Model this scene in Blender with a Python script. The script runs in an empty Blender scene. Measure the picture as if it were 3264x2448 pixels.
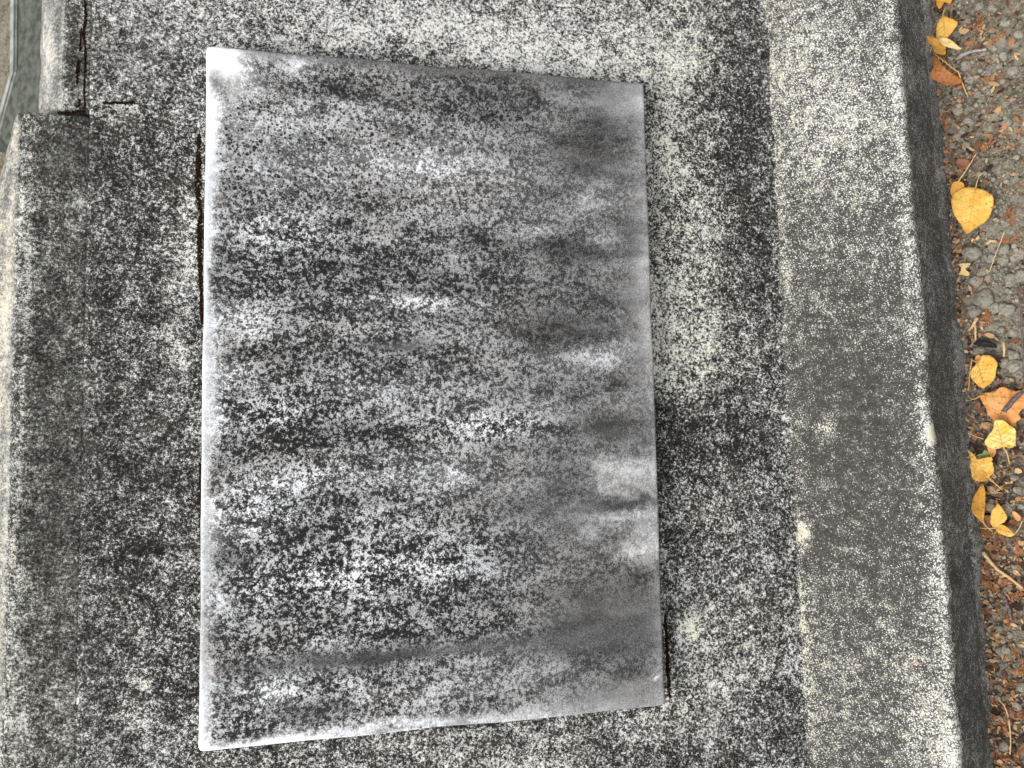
import bpy, bmesh, math, random
import numpy as np
from mathutils import Matrix, Vector

random.seed(7)
RNG = np.random.default_rng(11)
scene = bpy.context.scene
COL = scene.collection

# ---------------------------------------------------------------- camera
cam_data = bpy.data.cameras.new('camera')
cam_data.sensor_width = 36.0
cam_data.lens = 36.0 * 2451 / 3264
cam_data.clip_start = 0.01
cam_data.clip_end = 400
cam_data.dof.use_dof = True
cam_data.dof.focus_distance = 0.70
cam_data.dof.aperture_fstop = 11.5
cam = bpy.data.objects.new('camera', cam_data)
COL.objects.link(cam)
cam.matrix_world = Matrix(((0.8661121, 0.0549557, 0.4968196, 0.4000658),
                           (-0.0197337, 0.9969222, -0.0758724, -0.0525131),
                           (-0.4994602, 0.0559099, 0.8645309, 0.9368565),
                           (0, 0, 0, 1)))
scene.camera = cam

# ---------------------------------------------------------------- sky, sun, exposure
SUN_EL, SUN_AZ = math.radians(60), math.radians(-145)     # bright cloudy sky
world = bpy.data.worlds.new('World')
scene.world = world
world.use_nodes = True
wn = world.node_tree
wn.nodes.clear()
sky = wn.nodes.new('ShaderNodeTexSky')
sky.sky_type = 'NISHITA'
sky.sun_disc = False
sky.sun_elevation = SUN_EL
sky.sun_rotation = SUN_AZ
sky.dust_density = 4.0
hs = wn.nodes.new('ShaderNodeHueSaturation')
hs.inputs['Saturation'].default_value = 0.16
bg = wn.nodes.new('ShaderNodeBackground')
bg.inputs['Strength'].default_value = 0.15
wo = wn.nodes.new('ShaderNodeOutputWorld')
wn.links.new(sky.outputs['Color'], hs.inputs['Color'])
wn.links.new(hs.outputs['Color'], bg.inputs['Color'])
wn.links.new(bg.outputs['Background'], wo.inputs['Surface'])

sun_data = bpy.data.lights.new('sun', 'SUN')
sun_data.energy = 1.4
sun_data.angle = math.radians(22)
sun_data.color = (1.0, 0.97, 0.93)
sun = bpy.data.objects.new('sun', sun_data)
COL.objects.link(sun)
sd = Vector((math.sin(SUN_AZ) * math.cos(SUN_EL), math.cos(SUN_AZ) * math.cos(SUN_EL), math.sin(SUN_EL)))
sun.rotation_euler = (-sd).to_track_quat('-Z', 'Y').to_euler()
sun.location = (-2, -3, 5)

scene.view_settings.view_transform = 'Standard'
scene.view_settings.look = 'None'
scene.view_settings.gamma = 1.0
scene.view_settings.exposure = 0.60

# ---------------------------------------------------------------- measured positions, in metres
# stains on the tablet and lichen on the sloping face: (u, v, radius_u, radius_v, ...) on the sloping plane
TABLET_STAINS = [(-0.1987, 0.291, 0.0202, 0.016, 0.5, -0.3, -1.0), (-0.1298, 0.2859, 0.0124, 0.0057, 0.4, -0.2, -0.6), (-0.1449, 0.2938, 0.0228, 0.0051, 0.12, -0.1, -0.5), (-0.1543, 0.2808, 0.0075, 0.0122, -0.12, 0.0, 0.0), (-0.0074, 0.3027, 0.1954, 0.0128, -0.02, -0.24, -0.3), (-0.0875, 0.2689, 0.0514, 0.0093, -0.13, -0.06, 0.0), (0.0547, 0.2769, 0.0648, 0.0118, -0.1, -0.05, 0.0), (0.182, 0.2757, 0.0299, 0.0201, 0.18, -0.15, -0.5), (0.1192, 0.2688, 0.0355, 0.0109, 0.05, 0.0, 0.0), (-0.1765, 0.2669, 0.0316, 0.0201, 0.22, -0.15, -0.1), (-0.0875, 0.2514, 0.0593, 0.0062, 0.05, 0.0, 0.1), (0.0438, 0.2547, 0.0426, 0.0107, -0.08, 0.0, 0.2), (-0.1068, 0.2297, 0.0685, 0.0102, 0.15, -0.08, 0.7), (-0.1724, 0.2034, 0.0277, 0.0298, 0.1, -0.1, 0.8), (0.1632, 0.2544, 0.0272, 0.0155, -0.1, -0.05, -0.2), (-0.0083, 0.2238, 0.0516, 0.0105, 0.02, 0.0, 0.4), (0.14, 0.2223, 0.0494, 0.0218, -0.1, -0.1, -0.3), (0.0221, 0.1984, 0.0738, 0.0126, 0.1, 0.05, 0.1), (-0.0287, 0.2038, 0.0405, 0.0124, 0.1, 0.0, 0.1), (-0.1352, 0.1738, 0.0668, 0.0179, 0.03, -0.06, 0.7), (-0.0876, 0.2187, 0.1414, 0.0409, 0.06, -0.08, 0.5), (0.1498, 0.1795, 0.0134, 0.013, 0.16, 0.0, 0.0), (0.0671, 0.2073, 0.0025, 0.003, 0.4, 0.0, -0.5), (0.1749, 0.231, 0.0032, 0.0026, 0.3, 0.0, 0.0), (-0.1351, 0.1355, 0.0377, 0.0118, 0.09, 0.1, 0.2), (0.0903, 0.1483, 0.0193, 0.0106, 0.17, 0.0, 0.0), (0.1597, 0.1382, 0.0134, 0.0086, 0.18, 0.0, 0.0), (0.1264, 0.1264, 0.0553, 0.0128, -0.1, -0.08, 0.0), (-0.1257, 0.1043, 0.0667, 0.0177, -0.15, 0.05, 0.2), (-0.0395, 0.1007, 0.0499, 0.0141, -0.1, 0.0, 0.0), (-0.1624, 0.0704, 0.0368, 0.0077, 0.08, 0.0, 0.0), (-0.1804, 0.0586, 0.0217, 0.0057, 0.2, 0.0, 0.0), (-0.0299, 0.0748, 0.0664, 0.0072, 0.18, 0.08, 0.0), (-0.0102, 0.057, 0.0609, 0.0081, -0.08, 0.0, 0.0), (-0.1713, 0.0453, 0.0273, 0.0096, 0.12, 0.0, 0.0), (-0.1349, 0.0303, 0.0658, 0.0154, -0.13, 0.0, 0.2), (-0.0401, 0.0328, 0.0256, 0.005, -0.02, -0.25, -0.4), (0.1137, 0.0524, 0.0434, 0.0146, -0.08, -0.1, 0.0), (0.1454, 0.0276, 0.0352, 0.0105, 0.2, 0.05, 0.0), (0.1675, 0.034, 0.0155, 0.0084, 0.1, 0.0, 0.0), (-0.1837, 0.013, 0.0161, 0.0113, 0.2, 0.0, 0.0), (-0.1439, -0.0042, 0.0462, 0.0095, -0.12, 0.05, 0.0), (-0.0597, 0.0012, 0.0291, 0.0098, 0.1, 0.0, 0.0), (0.1941, 0.0962, 0.0136, 0.0651, 0.14, -0.2, -0.3), (-0.1529, -0.0199, 0.0552, 0.0114, 0.0, 0.15, 0.0), (0.0489, -0.0361, 0.0519, 0.0121, 0.08, 0.2, 0.0), (-0.0503, -0.0385, 0.0829, 0.007, -0.22, 0.1, 0.0), (-0.1528, -0.0464, 0.0551, 0.0132, -0.18, 0.1, 0.0), (0.1543, -0.0397, 0.0396, 0.0124, -0.12, -0.15, 0.0), (0.166, -0.0833, 0.0263, 0.0154, 0.32, -0.05, -0.5), (0.1915, -0.1077, 0.0177, 0.0045, -0.12, -0.02, 0.0), (0.1629, -0.1098, 0.0328, 0.0045, -0.12, -0.1, 0.0), (0.1647, -0.1221, 0.0328, 0.0073, 0.22, 0.0, 0.0), (0.1903, -0.1416, 0.0176, 0.0164, 0.2, -0.05, 0.0), (0.1278, -0.1368, 0.0096, 0.009, 0.18, 0.0, 0.0), (0.1788, -0.1573, 0.0241, 0.0057, 0.24, 0.0, 0.0), (-0.1071, -0.0776, 0.0469, 0.0095, 0.07, 0.05, 0.0), (0.0098, -0.0848, 0.014, 0.0098, 0.17, 0.0, 0.0), (-0.1615, -0.1039, 0.0452, 0.0185, 0.1, 0.12, 0.0), (-0.1071, -0.1229, 0.0167, 0.0113, -0.15, 0.0, 0.0), (-0.1703, -0.122, 0.0286, 0.011, 0.11, 0.0, 0.0), (-0.0183, -0.1324, 0.0117, 0.0116, 0.13, 0.0, 0.0), (-0.051, -0.1367, 0.0779, 0.0229, -0.03, 0.15, 0.0), (-0.1859, -0.1433, 0.0211, 0.0109, -0.15, -0.1, 0.0), (0.0288, -0.1491, 0.01, 0.0023, 0.2, 0.0, 0.0), (-0.032, -0.1547, 0.0787, 0.0114, -0.06, 0.15, 0.0), (0.0885, -0.1132, 0.0634, 0.0401, -0.02, -0.1, 0.0), (-0.1984, -0.169, 0.0036, 0.0126, 0.4, -0.3, -1.0), (-0.0894, -0.172, 0.1169, 0.013, 0.02, 0.2, 0.0), (-0.1213, -0.1927, 0.0318, 0.016, -0.18, 0.1, 0.0), (-0.0239, -0.2088, 0.1034, 0.0132, -0.1, 0.15, 0.0), (0.0761, -0.2087, 0.0214, 0.0068, 0.1, 0.0, 0.0), (-0.0637, -0.2353, 0.111, 0.0071, -0.12, -0.3, -0.3), (0.1521, -0.2206, 0.0758, 0.0277, -0.06, -0.2, -0.3), (-0.0077, -0.2559, 0.0861, 0.0131, 0.03, 0.0, 0.0), (-0.143, -0.2575, 0.0155, 0.0063, 0.28, 0.0, 0.0), (-0.096, -0.2551, 0.0386, 0.0057, -0.05, 0.1, 0.0), (-0.1212, -0.2751, 0.0315, 0.0094, -0.12, -0.15, 0.0), (-0.1764, -0.2763, 0.0212, 0.0154, -0.12, 0.15, 0.0), (0.0089, -0.2737, 0.0691, 0.0098, 0.07, 0.0, 0.0), (-0.038, -0.2935, 0.067, 0.0045, 0.28, -0.1, -0.4), (0.0778, -0.2936, 0.109, 0.006, 0.14, -0.1, -0.3), (0.1686, -0.2874, 0.0376, 0.0137, 0.05, -0.15, -0.3), (-0.152, -0.2977, 0.0559, 0.0043, 0.32, -0.25, -0.8), (0.1954, -0.2731, 0.0034, 0.0028, 0.35, 0.0, 0.0)]
FACE_LICHEN = [(-0.0176, 0.3456, 0.2366, 0.0511, 0.3, 0.1, 0.0), (0.1439, 0.3372, 0.1253, 0.0436, 0.22, 0.2, 0.0), (0.2703, 0.3736, 0.0635, 0.0709, 0.05, 0.3, 0.2), (-0.1978, 0.3281, 0.0483, 0.0351, 0.05, 0.0, 0.2), (-0.2636, 0.3003, 0.0463, 0.0556, 0.12, 0.0, 0.7), (-0.2778, 0.2505, 0.0226, 0.0084, 0.25, 0.1, 0.0), (0.3175, 0.2579, 0.0319, 0.1772, -0.24, 0.0, 0.2), (0.2524, 0.1812, 0.0461, 0.1964, 0.14, 0.6, 0.0), (0.2293, 0.2377, 0.0151, 0.0291, 0.2, 0.9, 0.0), (0.2131, 0.062, 0.0123, 0.0749, 0.18, 1.0, 0.0), (0.2795, 0.1008, 0.0308, 0.0769, 0.14, 0.4, 0.0), (0.2331, -0.0576, 0.0597, 0.0412, -0.22, 0.0, 0.0), (0.3042, -0.031, 0.0465, 0.0658, -0.2, 0.0, 0.0), (0.2662, 0.0252, 0.0509, 0.0281, 0.1, 0.4, 0.0), (0.2795, -0.1318, 0.0454, 0.0273, 0.08, 0.3, 0.0), (0.239, -0.1571, 0.0294, 0.0269, -0.12, 0.0, 0.0), (0.3051, -0.228, 0.061, 0.0405, 0.0, 0.3, 0.0), (0.2405, -0.2414, 0.0106, 0.0132, 0.4, 1.0, 0.0), (0.272, -0.301, 0.0746, 0.0395, 0.16, 0.3, 0.0), (0.3365, -0.3065, 0.0305, 0.0717, -0.12, 0.0, 0.0), (0.2239, -0.2969, 0.0287, 0.026, -0.1, 0.4, 0.0), (0.017, -0.3279, 0.1537, 0.0202, 0.08, 0.2, 0.0), (-0.1046, -0.3119, 0.0598, 0.0156, -0.05, 0.1, 0.0), (0.0593, -0.3444, 0.0524, 0.0163, 0.14, 0.3, 0.0), (-0.2621, 0.2077, 0.0458, 0.0251, -0.18, 0.0, 0.0), (-0.2423, 0.1463, 0.0422, 0.0499, -0.1, 0.0, 0.2), (-0.2869, 0.1363, 0.0222, 0.0615, -0.05, 0.0, 0.3), (-0.2192, 0.1306, 0.0115, 0.0712, 0.22, 0.3, 0.0), (-0.2337, 0.0685, 0.0266, 0.0123, -0.25, 0.0, 0.0), (-0.2333, 0.04, 0.0265, 0.0162, 0.18, 0.1, 0.0), (-0.2477, -0.0043, 0.0451, 0.0361, -0.04, 0.0, 0.3), (-0.2142, 0.0157, 0.0114, 0.0367, -0.2, 0.0, 0.0), (-0.2578, -0.0636, 0.0445, 0.0474, -0.05, 0.0, 0.4), (-0.2547, -0.0242, 0.0486, 0.2866, -0.02, 0.0, 0.2), (0.0272, 0.3499, 0.3502, 0.0329, 0.12, 0.0, 0.0), (-0.2281, -0.0802, 0.0187, 0.0119, -0.2, 0.0, 0.0), (-0.2493, -0.1399, 0.022, 0.0062, -0.5, 0.0, 0.0), (-0.2179, -0.1493, 0.0112, 0.0098, 0.3, 0.3, 0.0), (-0.2128, -0.1044, 0.0075, 0.0637, -0.15, 0.0, 0.0), (-0.2193, -0.1938, 0.0186, 0.0116, 0.12, 0.3, 0.0), (-0.2263, -0.2241, 0.0221, 0.0115, -0.25, 0.0, 0.0), (-0.2513, -0.2487, 0.0144, 0.0113, 0.28, 0.5, 0.0), (-0.258, -0.2781, 0.0143, 0.0112, 0.25, 0.4, 0.0), (-0.2331, -0.2616, 0.0256, 0.0083, -0.3, 0.0, 0.0), (-0.2835, -0.2348, 0.0213, 0.0756, -0.08, 0.0, 0.3), (-0.325, 0.055, 0.0323, 0.2019, -0.02, -0.2, 0.7), (-0.3197, -0.1761, 0.0315, 0.1527, -0.04, -0.2, 0.7), (-0.3284, 0.2036, 0.0291, 0.0245, -0.05, -0.2, 0.7), (-0.2181, -0.2969, 0.0295, 0.0189, 0.15, 0.2, 0.0), (-0.2718, -0.2991, 0.0429, 0.0149, -0.08, 0.0, 0.2), (-0.3494, -0.023, 0.0042, 0.3604, 0.35, 0.4, 0.0), (-0.3139, 0.2916, 0.0111, 0.0589, -0.12, 0.0, 0.4), (-0.3052, 0.3176, 0.0045, 0.0338, 0.2, 0.4, 0.0)]
LEDGE_LICHEN = [(0.2938, 0.3269, 0.0556, 0.0991, 0.17, 0.0), (0.3291, 0.2464, 0.0452, 0.096, 0.16, 0.1), (0.2716, 0.2323, 0.0264, 0.1235, 0.04, 0.1), (0.2999, 0.0836, 0.0499, 0.0948, 0.0, 0.1), (0.3132, -0.0793, 0.0524, 0.1146, -0.1, 0.0), (0.2896, -0.0445, 0.0077, 0.0102, 0.35, 1.0), (0.3796, -0.0512, 0.0046, 0.0071, 0.6, 1.0), (0.3726, -0.0222, 0.0055, 0.0044, 0.35, 0.8), (0.3793, 0.0311, 0.0031, 0.0072, 0.3, 0.8), (0.2611, -0.1485, 0.0061, 0.0115, 0.4, 0.9), (0.2552, -0.2312, 0.0078, 0.0596, 0.18, 0.6), (0.3248, -0.2568, 0.0471, 0.066, 0.05, 0.2), (0.2805, -0.3272, 0.037, 0.0444, 0.08, 0.2), (0.3605, -0.3216, 0.0228, 0.0511, 0.22, 0.2), (0.2689, 0.378, 0.018, 0.0605, 0.1, 0.3), (0.3214, 0.0028, 0.0406, 0.0276, -0.06, 0.0)]
MOSS_PATHS = [[(-0.308, 0.3427, 0.0019), (-0.3073, 0.3259, 0.0022), (-0.3084, 0.311, 0.0022), (-0.3067, 0.2964, 0.0015), (-0.3067, 0.2796, 0.0026), (-0.3071, 0.2629, 0.0011), (-0.3063, 0.2442, 0.0018)], [(-0.3104, 0.3171, 0.0011), (-0.3114, 0.296, 0.0015)], [(-0.312, 0.2876, 0.0015), (-0.3129, 0.2791, 0.0033), (-0.313, 0.2666, 0.0015)], [(-0.3274, 0.2394, 0.0011), (-0.322, 0.239, 0.0025), (-0.3165, 0.2389, 0.0022), (-0.3129, 0.2413, 0.0033), (-0.3055, 0.241, 0.0037)], [(-0.292, 0.2503, 0.0011), (-0.2816, 0.2515, 0.0015), (-0.2741, 0.2517, 0.0011), (-0.2658, 0.2531, 0.0019)], [(-0.3119, 0.2459, 0.0029), (-0.3105, 0.2522, 0.0015)], [(-0.2126, 0.2277, 0.0035), (-0.2127, 0.198, 0.005), (-0.2128, 0.1727, 0.0054), (-0.2107, 0.1568, 0.0023), (-0.2103, 0.1552, 0.0023), (-0.2113, 0.1455, 0.0046), (-0.2111, 0.1226, 0.0046), (-0.2096, 0.0895, 0.0031), (-0.2085, 0.0566, 0.0019)], [(-0.2088, -0.0648, 0.0023), (-0.2082, -0.0807, 0.0019), (-0.2075, -0.1125, 0.0019), (-0.2068, -0.144, 0.0022)], [(0.2157, -0.2222, 0.0024), (0.2165, -0.2529, 0.0029), (0.2166, -0.2876, 0.0043), (0.2172, -0.2985, 0.0019)]]
LEAF_SHAPES = {'a': (0.008, [(0.408, 0.4237), (0.4216, 0.4181), (0.4201, 0.4096), (0.4149, 0.4126), (0.4114, 0.4073), (0.4087, 0.4068), (0.407, 0.415)], None), 'b': (0.012, [(0.4125, 0.3979), (0.4181, 0.393), (0.4257, 0.3869), (0.4227, 0.3803), (0.4181, 0.3741), (0.4141, 0.3689), (0.4094, 0.3703), (0.4053, 0.374), (0.4052, 0.3816), (0.4068, 0.3901), (0.4097, 0.3949)], [(0.4125, 0.3979), (0.4139, 0.4032), (0.4157, 0.4077)]), 'c': (0.014, [(0.4063, 0.3709), (0.4106, 0.3715), (0.4147, 0.3685), (0.4197, 0.3633), (0.427, 0.3543), (0.4244, 0.3543), (0.4183, 0.3575), (0.4132, 0.3604), (0.4091, 0.3641)], None), 'd': (0.008, [(0.3946, 0.3777), (0.3989, 0.3758), (0.4052, 0.3733), (0.4103, 0.3674), (0.4133, 0.3634), (0.4125, 0.3585), (0.4127, 0.3534), (0.4095, 0.3524), (0.4054, 0.3561), (0.4023, 0.3595), (0.4006, 0.3682), (0.3987, 0.372), (0.3954, 0.3723)], [(0.4012, 0.3681), (0.3968, 0.3578), (0.3943, 0.3508)]), 'e': (0.009, [(0.4001, 0.3584), (0.4053, 0.3538), (0.409, 0.3439), (0.4139, 0.3362), (0.4209, 0.3281), (0.4256, 0.3188), (0.4194, 0.3197), (0.41, 0.3221), (0.4039, 0.3281), (0.3955, 0.3329), (0.3992, 0.3402), (0.4006, 0.3474)], [(0.4231, 0.3313), (0.4266, 0.3179), (0.4305, 0.3044)]), 'f': (0.005, [(0.4175, 0.2394), (0.4233, 0.2388), (0.4282, 0.2347), (0.4273, 0.2275), (0.4195, 0.2278), (0.4162, 0.2341)], None), 'g': (0.016, [(0.4319, 0.203), (0.4265, 0.2053), (0.421, 0.2058), (0.4157, 0.2042), (0.4117, 0.2009), (0.4092, 0.1948), (0.409, 0.1877), (0.4101, 0.1804), (0.4127, 0.1728), (0.4162, 0.1662), (0.4181, 0.1609), (0.4208, 0.1564), (0.4233, 0.1565), (0.4278, 0.1598), (0.4338, 0.1629), (0.4395, 0.1669), (0.4436, 0.1737), (0.4461, 0.1822), (0.4468, 0.189), (0.4448, 0.1944), (0.44, 0.1987), (0.436, 0.2012)], [(0.4318, 0.2028), (0.4335, 0.2095), (0.4355, 0.2151), (0.4404, 0.2202)]), 'h': (0.009, [(0.4094, 0.2079), (0.4115, 0.2132), (0.4154, 0.2142), (0.4197, 0.2129), (0.422, 0.2076), (0.4182, 0.2022), (0.4125, 0.2002), (0.4098, 0.1996), (0.4089, 0.2039)], None), 'i': (0.006, [(0.4123, 0.126), (0.4175, 0.1266), (0.4226, 0.1256), (0.422, 0.1232), (0.4194, 0.122), (0.4184, 0.1191), (0.4212, 0.1157), (0.4206, 0.1128), (0.4176, 0.1128), (0.4143, 0.1146), (0.4121, 0.1144), (0.4132, 0.1183), (0.4142, 0.1212), (0.4137, 0.1233)], None), 'j': (0.012, [(0.4252, 0.0233), (0.427, 0.0266), (0.4304, 0.0275), (0.4345, 0.0265), (0.4384, 0.0229), (0.4404, 0.0183), (0.439, 0.0117), (0.4378, 0.0049), (0.4337, -0.0016), (0.4294, -0.0048), (0.4268, -0.0068), (0.4228, -0.0039), (0.4197, 0.0001), (0.4174, 0.0032), (0.416, 0.0082), (0.418, 0.014), (0.4216, 0.0187)], [(0.4229, 0.0195), (0.4189, 0.0233), (0.4173, 0.0249)]), 'k': (0.006, [(0.4212, 0.0251), (0.424, 0.0288), (0.4264, 0.0272), (0.4261, 0.0228), (0.423, 0.02)], None), 'l': (0.01, [(0.4236, -0.0136), (0.4291, -0.011), (0.4349, -0.0108), (0.4409, -0.0067), (0.445, -0.0062), (0.4505, -0.0087), (0.4544, -0.0108), (0.4584, -0.0101), (0.4647, -0.0118), (0.4674, -0.0205), (0.4606, -0.0278), (0.4563, -0.0333), (0.4571, -0.0391), (0.4534, -0.0418), (0.4531, -0.0466), (0.4484, -0.045), (0.443, -0.0405), (0.4341, -0.0393), (0.4295, -0.0333), (0.4275, -0.0255), (0.4245, -0.0195)], [(0.4235, -0.0141), (0.4179, -0.0173), (0.4142, -0.0166)]), 'm': (0.006, [(0.4185, -0.0231), (0.4212, -0.0207), (0.4232, -0.0213), (0.4229, -0.0262), (0.4256, -0.0302), (0.4276, -0.0327), (0.4247, -0.0326), (0.4199, -0.028)], None), 'n': (0.018, [(0.4342, -0.0404), (0.4387, -0.0396), (0.4419, -0.0397), (0.4457, -0.0436), (0.451, -0.0485), (0.4518, -0.0551), (0.4514, -0.0617), (0.4483, -0.0673), (0.4403, -0.0667), (0.4321, -0.0688), (0.4258, -0.0651), (0.4248, -0.0612), (0.428, -0.0555), (0.4324, -0.0489)], [(0.4403, -0.0667), (0.4432, -0.0729), (0.4453, -0.0842)]), 'o': (0.008, [(0.4269, -0.0652), (0.4326, -0.0663), (0.4343, -0.0721), (0.4303, -0.0778), (0.4281, -0.0739)], None), 'p': (0.014, [(0.4091, -0.0695), (0.4131, -0.0724), (0.4162, -0.0763), (0.4173, -0.079), (0.4227, -0.0778), (0.4294, -0.0769), (0.4302, -0.0831), (0.431, -0.0907), (0.4284, -0.0946), (0.4248, -0.1003), (0.4198, -0.1011), (0.4149, -0.1004), (0.4117, -0.0975), (0.4115, -0.0927), (0.4106, -0.0869), (0.4114, -0.0811), (0.4105, -0.0743)], [(0.4265, -0.0989), (0.4319, -0.1041), (0.4372, -0.1102)]), 'q': (0.008, [(0.4164, -0.0755), (0.4198, -0.0736), (0.4223, -0.0731), (0.4242, -0.0697), (0.4274, -0.0717), (0.4279, -0.0775), (0.422, -0.0794), (0.417, -0.0792)], None), 'r': (0.014, [(0.4197, -0.1032), (0.4218, -0.1089), (0.4219, -0.1175), (0.4207, -0.129), (0.4187, -0.1424), (0.4151, -0.1396), (0.4113, -0.135), (0.4095, -0.1293), (0.4101, -0.1235), (0.4123, -0.1167), (0.416, -0.11)], [(0.4187, -0.1424), (0.4213, -0.147), (0.4267, -0.1525)]), 's': (0.012, [(0.4324, -0.1241), (0.4355, -0.1269), (0.4377, -0.1316), (0.4394, -0.1367), (0.4379, -0.141), (0.4345, -0.1439), (0.4287, -0.1474), (0.4256, -0.1442), (0.4256, -0.1376), (0.4272, -0.1309), (0.4302, -0.127)], None), 't': (0.012, [(0.4287, -0.1474), (0.4345, -0.1449), (0.4384, -0.1466), (0.4429, -0.1511), (0.4447, -0.1543), (0.4418, -0.1568), (0.4355, -0.1552), (0.4308, -0.1526), (0.4294, -0.1493)], [(0.4286, -0.1484), (0.422, -0.1496), (0.4163, -0.1495)]), 'u': (0.006, [(0.4444, -0.1319), (0.4475, -0.1323), (0.4516, -0.1374), (0.4494, -0.1412), (0.4464, -0.1385)], None), 'v': (0.007, [(0.4202, -0.1401), (0.4246, -0.1362), (0.4269, -0.139), (0.4256, -0.1466), (0.4197, -0.1488)], None)}
TWIG_PATHS = [(0.012, 0.001, [(0.4621, 0.0949), (0.4636, 0.0735), (0.4631, 0.0446), (0.4624, 0.0111), (0.4621, -0.0061)]), (0.019, 0.0026, [(0.4423, -0.0316), (0.4509, -0.021), (0.4619, -0.0093), (0.4719, 0.0006)]), (0.007, 0.0018, [(0.4171, -0.1737), (0.4227, -0.1829), (0.4304, -0.1919), (0.4396, -0.1988), (0.4487, -0.2075)]), (0.006, 0.0022, [(0.4289, -0.2133), (0.4342, -0.2219), (0.4379, -0.2406)]), (0.01, 0.0006, [(0.4547, 0.1545), (0.4474, 0.1358), (0.4387, 0.1132)]), (0.008, 0.0018, [(0.4251, 0.3487), (0.4347, 0.3511), (0.45, 0.3499)]), (0.008, 0.0014, [(0.4674, 0.2859), (0.4795, 0.2914), (0.4894, 0.2949)]), (0.008, 0.0008, [(0.4133, 0.2096), (0.4245, 0.2247), (0.4347, 0.241)]), (0.008, 0.0018, [(0.4252, 0.0671), (0.4214, 0.0596), (0.4173, 0.0545)]), (0.006, 0.0012, [(0.4236, 0.0596), (0.4227, 0.0438)]), (0.006, 0.0012, [(0.447, 0.0398), (0.4474, 0.0329), (0.4466, 0.0252)]), (0.007, 0.0007, [(0.4227, -0.32), (0.4272, -0.326), (0.4295, -0.3356)]), (0.006, 0.0008, [(0.4299, -0.338), (0.4302, -0.3566), (0.4288, -0.3722)]), (0.008, 0.0007, [(0.4186, 0.0251), (0.4157, 0.0095), (0.4147, -0.0003), (0.413, -0.0081)]), (0.008, 0.0007, [(0.4105, -0.0523), (0.4175, -0.0558), (0.424, -0.0584)]), (0.007, 0.0006, [(0.4526, -0.141), (0.4489, -0.1496), (0.4445, -0.1554)])]
CLOD_SPOTS = [(0.4241, 0.1374, 0.0092), (0.443, 0.1417, 0.0048), (0.4328, 0.0871, 0.0096), (0.4414, 0.0773, 0.0058), (0.4574, 0.105, 0.0072), (0.4267, 0.1068, 0.0058), (0.4527, 0.1373, 0.0068), (0.4335, 0.116, 0.0048), (0.4382, 0.1084, 0.0043), (0.4521, 0.1265, 0.0058), (0.4663, 0.1314, 0.0058), (0.4232, 0.0742, 0.0068), (0.462, 0.1271, 0.0043), (0.4406, 0.13, 0.0048), (0.4665, 0.1078, 0.0058), (0.4554, 0.015, 0.0068), (0.4475, 0.0185, 0.0053), (0.4582, 0.0071, 0.0048), (0.4553, 0.0267, 0.0053), (0.4223, 0.074, 0.0068), (0.4524, 0.0748, 0.0068), (0.4567, 0.0499, 0.0043), (0.4462, 0.0538, 0.0039), (0.4251, 0.0329, 0.0053), (0.442, 0.0375, 0.0039), (0.4481, -0.0, 0.0039), (0.4469, 0.402, 0.0041), (0.431, 0.3413, 0.0052), (0.4332, 0.3244, 0.0046), (0.4206, 0.2938, 0.0052), (0.4184, 0.2644, 0.0052), (0.4229, 0.2708, 0.0041), (0.4132, 0.2555, 0.0041), (0.4262, 0.254, 0.0035), (0.4649, 0.342, 0.0046), (0.4568, 0.3417, 0.0041), (0.4638, 0.2713, 0.0046), (0.4297, 0.2805, 0.0052), (0.4579, 0.3961, 0.0046), (0.4718, 0.3241, 0.0052), (0.4395, 0.3067, 0.0041), (0.418, 0.3537, 0.0035), (0.4603, 0.3321, 0.0035), (0.4789, 0.3613, 0.0046), (0.4689, 0.3778, 0.0046), (0.4488, -0.0988, 0.0034), (0.4406, -0.1293, 0.0058), (0.4437, -0.1868, 0.0048), (0.4536, -0.1271, 0.0043), (0.4344, -0.095, 0.0029), (0.4405, -0.116, 0.0034), (0.4506, -0.1101, 0.0039), (0.4351, -0.2569, 0.0041), (0.4249, -0.367, 0.0052), (0.4368, -0.3266, 0.0052), (0.4255, -0.3404, 0.0041), (0.4427, -0.307, 0.0046), (0.4265, -0.2735, 0.0041), (0.4315, -0.2707, 0.0046), (0.4401, -0.2875, 0.0035)]
SPRIG_SPOTS = [(0.4588, 0.3613, 0.0165, 25), (0.4603, 0.1704, 0.0198, 100), (0.4572, 0.1461, 0.0165, 10), (0.4326, 0.0637, 0.0165, 60), (0.4411, -0.1462, 0.0165, 30), (0.4275, -0.1572, 0.0198, 160), (0.4267, -0.1715, 0.0198, 80), (0.4223, -0.2082, 0.0198, -40), (0.4402, -0.2169, 0.0198, 20), (0.4358, -0.2441, 0.0165, 70), (0.4406, -0.2758, 0.0165, 120), (0.4435, -0.2909, 0.0198, 10), (0.4321, -0.3079, 0.0165, 60), (0.4345, -0.3318, 0.0198, -20), (0.4251, -0.3454, 0.0165, 100), (0.4381, -0.3684, 0.0198, 40), (0.4271, -0.3769, 0.0165, 0), (0.4189, -0.1928, 0.0165, 90), (0.421, -0.2003, 0.0165, 20), (0.4312, 0.0688, 0.0132, 45), (0.4078, 0.2823, 0.0165, 100), (0.4503, 0.3179, 0.0165, -30), (0.4444, 0.2494, 0.0165, 50), (0.4437, 0.3819, 0.0165, 70)]

SLOPE = math.radians(42)
GZ = 0.3675                     # height of the tablet's centre above the soil
cS, sS = math.cos(SLOPE), math.sin(SLOPE)


def slope_to_world(u, v, n):
    """point on the sloping plane (u down the slope, v level, n out of it) to world"""
    return (u * cS + n * sS, v, -u * sS + n * cS + GZ)


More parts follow.
